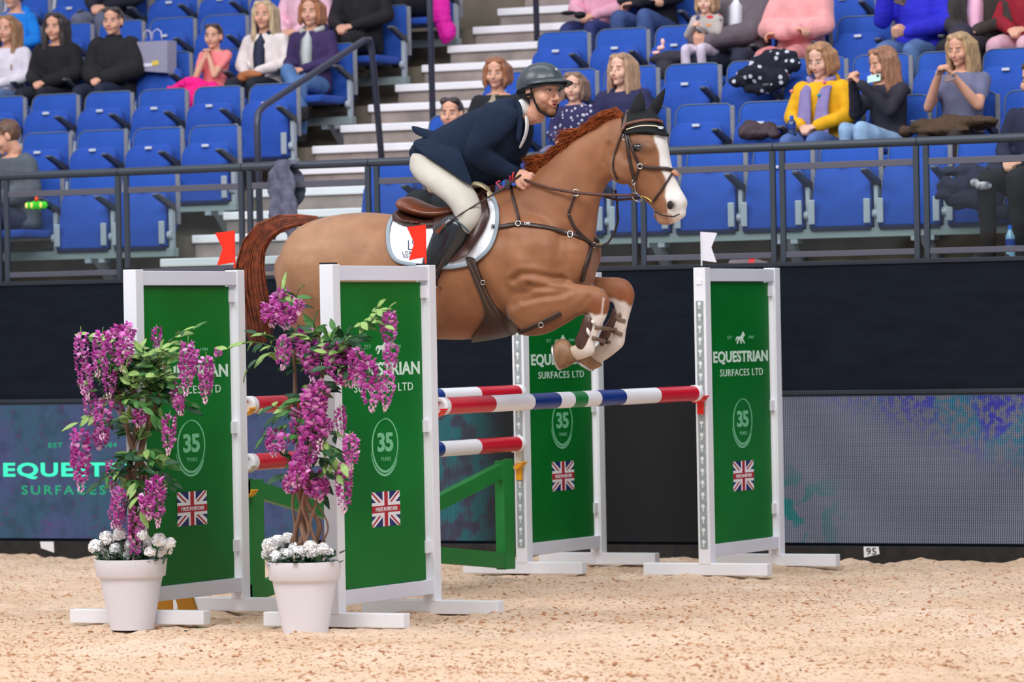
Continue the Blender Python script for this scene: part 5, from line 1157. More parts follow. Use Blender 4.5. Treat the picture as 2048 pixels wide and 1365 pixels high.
kid_ = person('small child in grey jumper with coloured patches on the adult knee', 3, 1402, top=(186, 176, 172), legs=(222, 208, 226), hair=('bob', (190, 150, 110)), y_off=-.30, z_off=.12, pose='chest', look=10, skin=SKIN2, top_v=-16)
P_('woman in fluffy pink jumper with folded arms', 3, 1590, None, top=(244, 166, 166), legs=(222, 140, 140), hair=('bob', (180, 140, 110)), pose='cross', tmat='fluffy', bulk=.016, hood=(236, 236, 244))
yw_ = P_('woman in yellow jumper and lilac scarf holding a bottle', 1, 1632, 87, top=(238, 178, 24), legs=(88, 116, 178), hair=('bob', (190, 140, 100)), look=-6, nod=16, hood=(136, 124, 176), skin=SKIN2, bulk=.008)
pw = P_('woman with long brown hair photographing with a pale phone', 1, 1768, 96, top=(44, 44, 58), legs=(152, 186, 222), hair=('front', (168, 118, 88)), pose=((-.22, -.16, .34), (-.10, -.28, .60), (.18, -.16, .34), (.0, -.30, .58)), look=-14, nod=14, lean=.1, yaw=-22, knees=.10, spread=.8)
bw = P_('blonde woman in grey short sleeved shirt looking at her phone', 1, 1912, 64, top=(112, 114, 144), legs=(54, 46, 44), hair=('long', (196, 160, 118)), pose='phone', look=-6, nod=10, bare=True)
P_('person in vivid blue padded coat and jeans in the upper rows', 3, 1828, None, top=(44, 44, 206), legs=(86, 116, 168), hair=('bob', (90, 70, 60)), tmat='puffy', pose=((-.25, -.1, .34), (-.17, -.2, .62), (.25, -.02, .30), (.02, -.28, .24)))
P_('person in dark olive coat over a pink shirt in the upper rows', 3, 1952, None, top=(58, 52, 50), legs=(34, 30, 38), hair=('short', (60, 44, 36)), shirt=(236, 180, 206))
P_('person in dark red top at the upper right corner', 3, 2052, None, top=(150, 24, 44), legs=(226, 176, 190), hair=('long', (60, 40, 36)))
P_('person in black trousers sitting at the lower right edge', 0, 2062, None, top=(34, 40, 66), legs=(20, 20, 26), hair=('short', (60, 44, 34)), pose='lap', k=1.0, yaw=-12)
# ---------------------------------------------------------------- things they hold or left around
def cloth_lump(name, pts, rad, m_, lab, cat, sd=1, vox=.011, group=None, amp=.012):
    mb = MB(); c = np.mean([np.asarray(p) for p, _ in pts], 0)
    for p, r_ in pts: mb.ell(p, r_, 14, 9)
    me = solid(mb, vox, 3, disp=lambda co, no: co+no*(amp*lump(co, sd, 15)+amp*.9*lump(co*np.array([1, 1, .4]), sd+1, 42)+amp*.4*lump(co, sd+2, 90))[:, None])
    o = skin_obj(name, me, m_); return tag(o, lab, cat)
def at_row(u, v, row, dy): return atY(u, v, SEAT_Y+TR*row+dy)
# paper bag
pb = at_row(306, 110, 3, .0); PB = mat('paper_bag_grey', (150, 148, 172), .7, noise=.06); t = thing('paper_bag', pb, 'grey paper shopping bag standing beside the man in black', 'bag')
c = [at_row(272, 84, 3, -.06), at_row(334, 81, 3, -.06), at_row(334, 146, 3, -.06), at_row(276, 142, 3, -.06)]; MB().prism(c, (.03, .10, 0)).build('bag_body', PB, t, fix=True, bevel=.003)
for dy in (-.062, .03):
    for (a, b_) in (((286, 84), (303, 82)), ((304, 82), (324, 81)))[:2 if dy < 0 else 1]:
        P = [at_row(a[0], a[1], 3, dy), at_row(a[0]+2, a[1]-18, 3, dy), at_row((a[0]+b_[0])/2, a[1]-24, 3, dy), at_row(b_[0]-2, b_[1]-18, 3, dy), at_row(b_[0], b_[1], 3, dy)]; MB().tube(P, .005, 6).build('bag_handle', mat('bag_cord', (206, 200, 226), .6), t, smooth='all')
me = text_mesh('NORTH', .10, .022, .02); place_flat(me, at_row(277, 133, 3, -.0625), (1, 0, 0), (0, 0, 1), 'lettering', mat('bag_print', (224, 222, 236), .6), t) if 0 else bpy.data.meshes.remove(me)
MB().box(tuple(at_row(279, 134, 3, -.064)), tuple(at_row(304, 126, 3, -.062))).build('pale_print', mat('bag_print', (224, 222, 236), .6), t); MB().prism([at_row(304, 132, 3, -.064), at_row(318, 129, 3, -.064), at_row(316, 120, 3, -.064), at_row(303, 123, 3, -.064)], (0, .001, 0)).build('yellow_print', mat('bag_print_yellow', (226, 196, 80), .6), t, fix=True)
# magenta skirt/cloth in the girl's lap
cloth_lump('magenta_coat', [(at_row(382, 168, 3, -.34), (.16, .08, .05)), (at_row(350, 176, 3, -.36), (.08, .05, .03)), (at_row(412, 178, 3, -.32), (.14, .10, .06)), (at_row(385, 196, 3, -.46), (.07, .06, .11))], 0, mat('magenta', (240, 16, 132), .8), 'magenta coat heaped on the lap of the girl in pink', 'coat', 4)
cloth_lump('brown_handbag', [(at_row(500, 150, 3, -.36), (.12, .04, .035)), (at_row(485, 158, 3, -.36), (.06, .04, .03))], 0, mat('tan_leather', (168, 100, 56), .5), 'tan handbag on the lap of the blonde woman', 'bag', 6, amp=.003)
# grey coat over the railing
cloth_lump('draped_coat', [((-1.80, .08, 2.77), (.12, .06, .035)), ((-1.82, .03, 2.62), (.12, .03, .16)), ((-1.80, .02, 2.45), (.12, .028, .17)), ((-1.88, .02, 2.38), (.04, .022, .15)), ((-1.74, .02, 2.36), (.045, .022, .17)), ((-1.80, .15, 2.62), (.11, .025, .15))], 0, mat('coat_grey', (104, 106, 128), .85, noise=.5, nscale=14), 'grey coat hanging over the handrail at the foot of the stairs', 'coat', 8)
cloth_lump('magenta_jacket', [(atY(885, 30, SEAT_Y+TR*5-.3), (.07, .06, .20)), (atY(893, 66, SEAT_Y+TR*5-.3), (.075, .05, .10)), (atY(876, 10, SEAT_Y+TR*5-.3), (.07, .06, .2))], 0, mat('magenta_blue', (226, 24, 170), .75, color2=(214, 20, 150), nscale=5), 'magenta jacket hanging at the aisle end of the top row', 'jacket', 9)
cloth_lump('spotted_coat', [(at_row(1555, 112, 2, -.10), (.16, .06, .06)), (at_row(1530, 128, 2, -.12), (.14, .05, .09)), (at_row(1510, 150, 2, -.16), (.15, .05, .07)), (at_row(1482, 164, 2, -.16), (.10, .04, .045)), (at_row(1545, 160, 2, -.16), (.14, .05, .08)), (at_row(1575, 128, 2, -.10), (.10, .05, .07)), (at_row(1520, 178, 2, -.16), (.14, .045, .045))], 0, spotted('navy_white_dots', (20, 22, 40), (200, 206, 222), 17), 'dark coat with white dots thrown over a folded seat', 'coat', 11, amp=.013)
cloth_lump('brown_bag', [(at_row(1512, 268, 1, -.16), (.14, .07, .05)), (at_row(1506, 252, 1, -.12), (.07, .05, .05)), (at_row(1535, 258, 1, -.14), (.09, .05, .05)), (at_row(1495, 262, 1, -.14), (.07, .05, .04)), (at_row(1550, 270, 1, -.16), (.06, .05, .035))], 0, mat('dark_plum', (66, 48, 56), .6, noise=.2), 'dark brown bag lying on the seat beside the yellow jumper', 'bag', 13)
cloth_lump('brown_coat', [(at_row(1850, 252, 1, -.42), (.12, .09, .045)), (at_row(1905, 246, 1, -.36), (.20, .10, .05)), (at_row(1960, 244, 1, -.32), (.14, .09, .045)), (at_row(1880, 262, 1, -.44), (.22, .09, .04)), (at_row(1815, 262, 1, -.42), (.06, .06, .04))], 0, mat('coat_brown', (60, 50, 38), .85, color2=(84, 60, 44), nscale=3), 'dark brown coat across the lap of the blonde woman with phone', 'coat', 15)
cloth_lump('black_hat_bag', [(at_row(1922, 72, 2, .05), (.10, .09, .10)), (at_row(1922, 98, 2, .05), (.11, .09, .07))], 0, mat('bag_black', (44, 40, 56), .7), 'round black bag behind the head of the blonde woman', 'bag', 17, amp=.003)
cloth_lump('navy_coat', [(at_row(1930, 342, 0, -.30), (.19, .10, .045)), (at_row(1905, 375, 0, -.40), (.13, .06, .07)), (at_row(1945, 372, 0, -.36), (.17, .08, .085)), (at_row(1925, 402, 0, -.42), (.15, .05, .06)), (at_row(1965, 400, 0, -.42), (.15, .05, .075)), (at_row(2010, 345, 0, -.2), (.16, .09, .10)), (at_row(1885, 392, 0, -.44), (.07, .05, .045)), (at_row(1990, 425, 0, -.40), (.12, .05, .06))], 0, mat('coat_navy', (30, 36, 62), .8, noise=.2), 'navy coat heaped on the front row seat at lower right', 'coat', 19, amp=.015)
cloth_lump('white_print_cloth', [(at_row(1968, 372, 0, -.56), (.06, .02, .03)), (at_row(1950, 366, 0, -.56), (.03, .02, .025))], 0, mat('print_white', (216, 214, 216), .7, color2=(90, 90, 110), nscale=26), 'black and white patterned cloth on the navy coat', 'cloth', 20, vox=.006, amp=.004)
cloth_lump('pink_tissue', [(at_row(1322, 96, 3, -.34), (.035, .025, .02)), (at_row(1312, 106, 3, -.34), (.035, .025, .016)), (at_row(1326, 84, 3, -.34), (.018, .015, .03))], 0, mat('tissue_pink', (250, 196, 190), .8), 'crumpled pale pink tissue on dark knees in the upper rows', 'tissue', 22, vox=.006, amp=.006)
cloth_lump('dark_coat', [(at_row(1345, 118, 3, -.40), (.20, .10, .06)), (at_row(1330, 140, 3, -.46), (.09, .06, .09))], 0, mat('coat_charcoal', (52, 48, 62), .85), 'charcoal coat over the knees below the small child', 'coat', 23)
cloth_lump('black_cap_hat', [(at_row(1136, 26, 4, -.5), (.07, .06, .018)), (at_row(1160, 30, 4, -.5), (.05, .05, .03))], 0, mat('hat_black', (22, 22, 26), .7), 'black cap held in the top row right of the stairs', 'hat', 24, amp=.002, vox=.007)
# lime green and yellow toy on the man's lap
cc = atY(72, 411, .055); t = thing('lime_toy', cc, 'lime green and yellow bundle tied under the middle railing bar at far left', 'toy')
m = MB(); 
for dx_, rr_ in ((-.06, .030), (-.02, .034), (.03, .034), (.07, .030)): m.ell(cc+V(dx_, 0, 0), (.032, .02, rr_), 12, 8)
skin_obj('green_wrap', solid(m, .006, 2), mat('lime_green', (60, 200, 40), .6, noise=.2, nscale=40), t)
for dx_ in (-.072, -.028, .052): MB().ell(cc+V(dx_, -.016, .0), (.014, .008, .022), 10, 7).build('yellow_patch', mat('lemon', (226, 232, 120), .5), t, smooth='all')
MB().ell(cc+V(0, .01, .045), (.014, .02, .02), 10, 7).build('orange_knob', mat('orange', (226, 80, 40), .5), t, smooth='all')
def phone(u, v, row, dy, w_, h_, rz, c, lab):
    p = at_row(u, v, row, dy); Tm = Matrix.Translation(Vector(p)) @ Matrix.Rotation(math.radians(rz), 4, 'Y') @ Matrix.Rotation(math.radians(-20), 4, 'X'); t = thing('phone', p, lab, 'phone')
    MB().box((-w_/2, -.004, -h_/2), (w_/2, .004, h_/2), T=Tm).build('case', mat('case_%d' % c[0], c, .4), t, bevel=.003); MB().box((w_/2-.03, -.006, h_/2-.026), (w_/2-.008, -.003, h_/2-.006), T=Tm).build('camera_lens', mat('lens_black', (20, 22, 26), .2), t, bevel=.002)
phone(1748, 157, 1, -.40, .10, .055, -8, (180, 214, 206), 'pale green phone held up by the woman with long brown hair')
phone(1901, 156, 1, -.42, .085, .05, -12, (120, 92, 92), 'dark phone held by the blonde woman in grey')
phone(1800, 3, 3, -.40, .09, .05, 20, (60, 34, 34), 'dark red phone held by the person in vivid blue coat')
def bottle(p, h, lab, capc=(20, 100, 210), body=(120, 160, 190)):
    t = thing('water_bottle', p, lab, 'bottle'); bm_ = mat('bottle_plastic_%d' % body[0], body, .15, spec=.6)
    MB().lathe([(.028, 0), (.032, .01), (.031, h*.3), (.028, h*.36), (.032, h*.42), (.031, h*.7), (.014, h*.86), (.012, h*.9)], p, 20).build('bottle_body', bm_, t, smooth=True)
    MB().lathe([(.0325, h*.44), (.0325, h*.62)], p, 20).build('bottle_label', mat('label_navy', (30, 60, 140), .4), t, smooth=True); MB().lathe([(.014, h*.88), (.0145, h*.99), (.010, h)], p, 14).build('bottle_cap', mat('cap_%d' % capc[0], capc, .4), t, smooth=True)
bottle(at_row(1584, 277, 1, -.40), .16, 'small bottle with blue cap held by the woman in yellow', body=(40, 60, 110)); bottle(V(*at_row(2021, 512, 0, -.62)[:2], FL0+.001), .24, 'plastic water bottle with blue cap on the floor at lower right')
p = V(*atY(1500, 522, .42)[:2], FL0+.033); t = thing('drink_bottle', p, 'empty bottle with red label lying behind the front railing', 'bottle')
MB().lathe([(.001, -.15), (.03, -.145), (.031, .05), (.012, .11), (.012, .13)], p, 18, axis=(1, 0, 0)).build('bottle_body', mat('bottle_dull', (120, 104, 112), .25), t, smooth=True); MB().lathe([(.0315, .0), (.0315, .045)], p, 18, axis=(1, 0, 0)).build('bottle_label', mat('label_red', (226, 40, 40), .4), t, smooth=True)
# scarf ends of the woman in yellow, with pompoms
th, b, hd, J = yw_; SCF = mat('scarf_lilac', (136, 124, 176), .85, noise=.15, bump=.2)
for s in (-1, 1):
    m = MB(); seg(m, b, [J(s*.085, .02, .60), J(s*.085, -.12, .50), J(s*.075, -.165, .36), J(s*.075, -.19, .24), J(s*.08, -.22, .13)], [.038, .050, .058, .068, .076], 10, flat=.4, up=(0, 1, 0)); skin_obj('scarf_end', solid(m, .008, 2), SCF, th)
for i_, (u, v, c) in enumerate(((1649, 165, (232, 110, 130)), (1638, 191, (40, 140, 170)), (1583, 183, (226, 130, 120)), (1636, 222, (60, 110, 170)))): MB().ell(at_row(u, v, 1, -.19), (.014, .014, .014), 10, 7).build('pompom', mat('pom_%d' % c[0], c, .8), th, smooth='all')
# patches on the child jumper are worn flat on the chest
def decals(th, part, items, name, thick=.004):
    ob = [c for c in kids(th) if c.name.split('.')[0] == part][0]; bm = bmesh.new(); bm.from_mesh(ob.data); bv = BVHTree.FromBMesh(bm); bm.free()
    for u, v, rx, rz, c in items:
        o, d = ray(u, v); h, nn, i_, ds = bv.ray_cast(Vector(o), Vector(nrm(d)))
        if h is None: continue
        nn = np.array(nn); a = nrm(np.cross(nn, V(0, 0, 1))); b_ = np.cross(a, nn); m = MB(); m.ell(np.array(h), (rx, rz, thick), 12, 6, R=np.stack([a, b_, nn], 1)); m.build(name, mat('patch_%d_%d_%d' % c, c, .8), th, smooth='all')
decals(kid_[0], 'top', [(1387, 25, .018, .010, (236, 140, 110)), (1396, 36, .022, .020, (66, 70, 110)), (1420, 34, .028, .014, (206, 50, 70)), (1366, 62, .014, .016, (214, 90, 90)), (1417, 50, .022, .010, (226, 140, 60)), (1437, 20, .022, .010, (80, 130, 140)), (1440, 30, .016, .006, (200, 60, 60)), (1441, 40, .012, .012, (90, 110, 130))], 'knitted_patch')
ROWN = ['front', 'second', 'third', 'fourth', 'fifth', 'sixth', 'seventh']
beamm = mat('seat_beam_steel', (150, 165, 168), .45, metal=.1)
for row in range(6):
    for side in 'LR':
        rngk = range(0, 11) if side == 'L' else range(-4, 9)
        xs_ = []
        for k in rngk:
            X = SXL-SP*k if side == 'L' else SXR+SP*k
            u, v = px((X, SEAT_Y+TR*row, FL0+RS*row+.6))
            if u < -75 or u > 2125: continue
            if side == 'R' and u > 2125: continue
            dn = (side, row, k) in taken; xs_.append(X)
            src = SEAT_DN if dn else SEAT_UP
            first = (not used_dn) if dn else (not used_up)
            if dn: used_dn = True
            else: used_up = True
            loc = seat_org(row, X)
            if first: s = src; s.matrix_basis = Matrix.Translation(Vector(loc))
            else: s = copy_tree(src, loc)
            i = k if side == 'L' else k+4
            s['label'] = 'blue upholstered %s seat, %s from the stairs, %s row, %s of the stairs' % ('lowered' if dn else 'folded', ordinal(i), ROWN[row], 'left' if side == 'L' else 'right')
            s['group'] = 'blue tip up seats, %s row %s of the stairs' % (ROWN[row], 'left' if side == 'L' else 'right')
        if not xs_: continue
        a, b_ = min(xs_)-.28, max(xs_)+.28; z = FL0+RS*row; y = SEAT_Y+TR*row
        t = thing('seat_beam', ((a+b_)/2, y, z), 'pale steel beam carrying the %s row of seats %s of the stairs' % (ROWN[row], 'left' if side == 'L' else 'right'), 'beam', 'steel seat beams')
        MB().box((a, y-.03, z+.20), (b_, y+.05, z+.265)).build('beam_tube', beamm, t, bevel=.004)
        for x in np.arange(a+.35, b_, 1.01):
            m = MB(); m.prism([(x, y+.04, z+.20), (x, y-.02, z+.20), (x, y+.2, z+.0), (x, y+.24, z+.03)], (.07, 0, 0)).box((x-.05, y-.035, z+.17), (x+.0, y+.055, z+.2)).box((x+.07, y-.035, z+.17), (x+.12, y+.055, z+.2)); m.build('beam_bracket', LG, t, fix=True)
for s in (SEAT_UP, SEAT_DN):
    if not ((s is SEAT_UP and used_up) or (s is SEAT_DN and used_dn)):
        for c in KID[s.name]: bpy.data.objects.remove(c)
        bpy.data.objects.remove(s)
# ================================================================ potted wisteria
POT = mat('pot_white', (228, 228, 236), .5, noise=.04, nscale=3); BARK = mat('vine_bark', (146, 112, 92), .8, noise=.4, nscale=20, bump=.6, bscale=50, stretch=(1, 1, .2)); SOIL = mat('dark_moss', (28, 62, 30), .9, noise=.5, nscale=50)
PET = mat('carnation_white', (255, 255, 255), .8)
LF = [mat('leaf_green', (72, 128, 58), .55, noise=.3, nscale=30), mat('leaf_light', (150, 186, 104), .5, noise=.25, nscale=30), mat('leaf_dark', (40, 88, 52), .5, noise=.3, nscale=30)]
PT = [mat('petal_magenta', (224, 118, 206), .6, noise=.15, nscale=40), mat('petal_pink', (242, 180, 230), .6), mat('petal_deep', (182, 66, 158), .6), mat('bud_pale', (226, 190, 202), .6), mat('raceme_stalk', (110, 150, 80), .6)]
def leaf_mesh(L_=.07, W_=.026):
    m = MB(); prof = [(0, .06), (.18, .62), (.42, 1), (.68, .78), (.88, .34), (1, .02)]; Lp, Cp, Rp = [], [], []
    for t, w_ in prof: z = -.25*L_*t*t; Lp.append((-W_/2*w_, t*L_, z+.10*W_)); Cp.append((0, t*L_, z-.04*W_)); Rp.append((W_/2*w_, t*L_, z+.10*W_))
    n_ = len(prof); P = Lp+Cp+Rp; P2 = [(x, y, z-.0012) for x, y, z in P]; k = len(P)
    F = [(i, i+1, n_+i+1, n_+i) for i in range(n_-1)]+[(n_+i, n_+i+1, 2*n_+i+1, 2*n_+i) for i in range(n_-1)]
    m.add(P+P2, F+[tuple(k+j for j in reversed(f)) for f in F]); me = m.mesh('leaf'); me.polygons.foreach_set('use_smooth', [True]*len(me.polygons)); return me
LME = []
ORD = [ordinal(i) for i in range(14)]+['fifteenth', 'sixteenth']
for c in range(3):
    for (a, b_) in ((.088, .036), (.074, .032), (.098, .036)): q = leaf_mesh(a, b_); q.materials.append(LF[c]); LME.append(q)
def frame(d, up):
    y = nrm(d); z = nrm(up-y*(up@y)) if np.linalg.norm(np.cross(up, y)) > .05 else nrm(np.cross(y, V(1, 0, 0))); x = np.cross(y, z); return x, y, z
def raceme(par, p0, p1, rad, r, name='flower_raceme'):
    m = MB(); N = int(34*np.linalg.norm(p1-p0)/.22)+18; ax = p1-p0; L_ = np.linalg.norm(ax); u_ = nrm(np.cross(ax, V(.3, .9, .1))); v_ = nrm(np.cross(ax, u_))
    m.tube([p0+ax*-.12, p0, (p0+p1)/2, p1], [.002, .002, .0018, .001], 5, 4)
    for i in range(N):
        t = ((i+r.random())/N)**.92; rr = rad*(1.0 if t < .65 else max(.22, 1-(t-.65)*2.1))*(.8+.3*r.random())*min(1, .55+t*3); q = i*2.4+r.random()
        c = p0+ax*t+(u_*math.cos(q)+v_*math.sin(q))*rr*.62; out = u_*math.cos(q)+v_*math.sin(q)
        if t > .84:
            m.ell(c, (.006, .006, .009), 6, 4, mi=3 if r.random() < .6 else 1)
            continue
        s = rad*.62*(1 if t < .6 else .78)*r.uniform(.8, 1.15)
        for kq in range(3):               # broad standard petal and two wings, cupped
            a = nrm(out+V(0, 0, (.75, -.35, -.2)[kq])+(u_*math.sin(q)-v_*math.cos(q))*(0, .6, -.6)[kq]); x, y, z = frame(a, nrm(out*.3+V(0, 0, 1)+V(r.uniform(-.5, .5), r.uniform(-.5, .5), 0))); ws = s*(.85 if kq == 0 else .5); ls = s*(.95 if kq == 0 else .75)
            P = [c-x*ws*.25, c+x*ws*.25, c+x*ws*.62+y*ls*.55+z*ls*.22, c+x*ws*.22+y*ls+z*ls*.05, c-x*ws*.22+y*ls+z*ls*.05, c-x*ws*.62+y*ls*.55+z*ls*.22, c+y*ls*.5-z*ls*.10]
            mi = (0 if r.random() < .55 else (1 if r.random() < .55 else 2)) if kq == 0 else (2 if r.random() < .6 else 0)
            m.add(P, [(0, 1, 6), (1, 2, 6), (2, 3, 6), (3, 4, 6), (4, 5, 6), (5, 0, 6)], mi)
    return m.build(name, PT, par, smooth='all')
def wisteria(label, potpx, pot_r, pot_h, flowers_v, trunk, sprigs, racemes, seed, ground, mums, lab_pot):
    r = random.Random(seed); G = ground; Yp = G[1]
    at = lambda u, v, dy=0: atY(u, v, Yp+dy)
    t = thing('planter_pot', (G[0], G[1], 0), lab_pot, 'plant pot'); tilt = 0
    R_ = pot_r; c0 = V(G[0], G[1], .0)
    MB().lathe([(R_*.60, -.02), (R_*.61, .0), (R_*.86, pot_h*.72), (R_*.88, pot_h*.725), (R_*.93, pot_h*.735), (R_*.945, pot_h*.745), (R_*1.0, pot_h*.985), (R_*1.0, pot_h), (R_*.955, pot_h), (R_*.93, pot_h*.9), (.01, pot_h*.9)], c0, 56).build('pot_body', POT, t, smooth=True)
    MB().lathe([(.01, 0), (R_*.5, .02), (R_*.93, -.005), (R_*.93, -.03)], c0+V(0, 0, pot_h*.94), 32, cap=False).build('moss', SOIL, t, smooth='all')
    for k, (u, v, s) in enumerate(mums):     # white pompom carnations round the rim
        dy = r.uniform(-.10, .02); p = at(u, v, dy); ct = thing('white_carnation', p, 'white carnation in the %s pot, %s bloom counting from the left' % (lab_pot.split()[1], ORD[sorted(range(len(mums)), key=lambda i: mums[i][0]).index(k)]), 'flower', 'white carnations in the %s pot' % lab_pot.split()[1])
        m = MB()
        for i in range(58):
            z = 1-2*(i+.5)/58*.80; q = i*2.399; rr = math.sqrt(max(0, 1-z*z)); d = V(rr*math.cos(q), rr*math.sin(q), z); x, y, z_ = frame(nrm(d*.45+np.cross(d, V(r.uniform(-1, 1), r.uniform(-1, 1), r.uniform(-1, 1)))), d); a = p+d*s*.80; w_ = s*.55; l = s*.42
            P = [a-x*w_*.3, a+x*w_*.3, a+x*w_*.62+y*l*.75+z_*w_*.15, a+x*w_*.25+y*l-z_*w_*.12, a+y*l*.84+z_*w_*.2, a-x*w_*.25+y*l-z_*w_*.12, a-x*w_*.62+y*l*.75+z_*w_*.15]
            m.add(P, [(0, 1, 2, 3, 4, 5, 6)])
        m.ell(p, (s*.80,)*3, 12, 8); m.build('bloom', PET, ct, smooth='all')
        MB().tube([p-V(0, 0, s*.4), V(p[0]*.8+G[0]*.2, p[1]*.7+Yp*.3, pot_h*.93)], .004, 5).build('stem', LF[2], ct)
    # carnation foliage
    lf = MB()
    for i in range(150):
        q = r.uniform(0, 6.28); rr = R_*r.uniform(.2, .98); p = c0+V(rr*math.cos(q), rr*math.sin(q), pot_h*.95+r.uniform(0, .05)); x, y, z = frame(V(math.cos(q)+r.uniform(-.6, .6), math.sin(q)+r.uniform(-.6, .6), r.uniform(-.1, .9)), V(0, 0, 1)); L_ = r.uniform(.03, .055)
        lf.add([p, p+x*L_*.4+y*L_*.5, p+y*L_, p-x*L_*.4+y*L_*.5], [(0, 1, 2, 3)])
    tag(lf.build('carnation_leaves', LF[2], t), 'dark green leaves between the carnations', kind='stuff')
    W = thing('wisteria_tree', (G[0], G[1], pot_h), label, 'flowering tree')
    for k, (pts, ra) in enumerate(trunk):
        P = [at(u, v, dy) for u, v, dy in pts]; Q = []
        A = [2*P[0]-P[1]]+P+[2*P[-1]-P[-2]]
        for i in range(1, len(A)-2):
            for tt in (0, .25, .5, .75): Q.append(.5*((2*A[i])+(-A[i-1]+A[i+1])*tt+(2*A[i-1]-5*A[i]+4*A[i+1]-A[i+2])*tt*tt+(-A[i-1]+3*A[i]-3*A[i+1]+A[i+2])*tt**3))
        Q.append(P[-1]); rad = [ra*(1-.45*i/len(Q))*(1+.12*math.sin(i*1.7+k)) for i in range(len(Q))]
        MB().tube(Q, rad, 10).build('twisted_stem', BARK, W, smooth='all')
    nl = 0; extra = MB()
    for (u, v, du, dv, n_, tone) in sprigs:
        dy = r.uniform(-.17, .10); p = at(u, v, dy); d = at(u+du, v+dv, dy+r.uniform(-.10, .04))-p; L_ = np.linalg.norm(d); y = nrm(d)
        arc = [p+d*s+V(0, 0, .10*L_*math.sin(math.pi*s)-.12*L_*s*s) for s in np.linspace(0, 1, 7)]
        sp = MB().tube(arc, [.0028, .0026, .0024, .0022, .002, .0016, .001], 5).build('leaf_sprig', LF[0], W, smooth='all')
        side = nrm(np.cross(y, V(0, 0, 1))+.3*V(r.uniform(-1, 1), r.uniform(-1, 1), r.uniform(-1, 1)))
        k = max(2, n_//2)
        for i in range(k+1):
            s = .2+.8*i/k; q = arc[min(6, int(s*6))]
            for sg in ((-1, 1) if i < k else (0,)):
                dd = nrm(y*(.75 if sg else 1)+side*sg*.9+V(r.uniform(-.3, .3), r.uniform(-.3, .3), r.uniform(-.55, .15))); x_, y_, z_ = frame(dd, nrm(V(r.uniform(-.5, .5), r.uniform(-1.6, -.5), 1)))
                c = tone if r.random() < .75 else r.randrange(3); lm = LME[c*3+r.randrange(3)]
                sc = r.uniform(.8, 1.2)
                if nl < 296:
                    o = bpy.data.objects.new('leaf', lm); COL.objects.link(o); o.parent = sp
                    o.matrix_basis = Matrix(((x_[0]*sc, y_[0]*sc, z_[0]*sc, q[0]), (x_[1]*sc, y_[1]*sc, z_[1]*sc, q[1]), (x_[2]*sc, y_[2]*sc, z_[2]*sc, q[2]), (0, 0, 0, 1))); nl += 1
                else: extra.add([q+sc*(x_*w.co[0]+y_*w.co[1]+z_*w.co[2]) for w in lm.vertices], [tuple(f.vertices) for f in lm.polygons], c)
    if extra.v: tag(extra.build('inner_leaves', LF, W, smooth='all'), 'small leaves deep inside the crown', kind='stuff')
    for (u0, v0, u1, v1, wpx) in racemes:
        dy = r.uniform(-.22, -.06); raceme(W, at(u0, v0, dy), at(u1, v1, dy), wpx/2/352, r)
    return W
# ---- left tree
gl_ = atZ(264, 1252, 0); gr_ = atZ(611, 1262, 0)
trL = [([(262, 1090, 0), (268, 1020, .02), (258, 950, -.02), (268, 880, .0), (280, 820, .03), (262, 770, 0), (255, 730, 0)], .020), ([(278, 1090, .02), (262, 1020, -.03), (284, 950, .02), (262, 890, -.03), (250, 840, 0), (238, 790, .02), (230, 740, 0)], .016),
    ([(270, 1090, -.03), (290, 1030, .01), (268, 960, -.04), (290, 880, .02), (305, 830, 0), (320, 780, .02), (330, 730, 0)], .014), ([(285, 1092, .0), (275, 1040, .03), (296, 980, 0), (280, 900, .04), (296, 840, .02), (300, 770, 0), (290, 700, 0)], .012),
    ([(298, 1100, .02), (296, 1060, .02), (300, 1010, .0), (292, 960, .02), (300, 900, 0)], .005), ([(255, 1095, 0), (262, 1050, -.04), (272, 990, -.05), (262, 930, -.04), (275, 880, -.03)], .009)]
spL = []; rr = random.Random(12)
for i in range(40):
    a = rr.uniform(-2.9, .25); cx_, cy_ = 278+rr.uniform(-50, 50), 750+rr.uniform(-35, 60); l = rr.uniform(35, 75); spL.append((cx_, cy_, l*math.cos(a), l*math.sin(a)*.75, rr.choice((6, 7, 8)), rr.choice((0, 0, 1, 2))))
for i in range(26): a = rr.uniform(-3.4, .3); spL.append((268+rr.uniform(-34, 34), 790+rr.uniform(0, 200), 44*math.cos(a), 28*math.sin(a)+14, 7, rr.choice((0, 2, 2, 1))))
for i in range(14): a = rr.uniform(-3.4, .3); spL.append((278+rr.uniform(-70, 60), 720+rr.uniform(-20, 90), 40*math.cos(a), 30*math.sin(a)+10, 7, rr.choice((0, 1, 2))))
spL = [(240, 690, -62, -30, 8, 1), (215, 830, -58, 10, 7, 1), (330, 700, 55, -50, 8, 1), (330, 720, 80, -10, 7, 0), (270, 960, 10, 55, 6, 1), (250, 940, -22, 45, 6, 1), (255, 990, 10, 30, 5, 2), (330, 790, 40, 20, 7, 0), (300, 820, 28, 48, 7, 0), (285, 780, 35, 50, 7, 1)]+spL
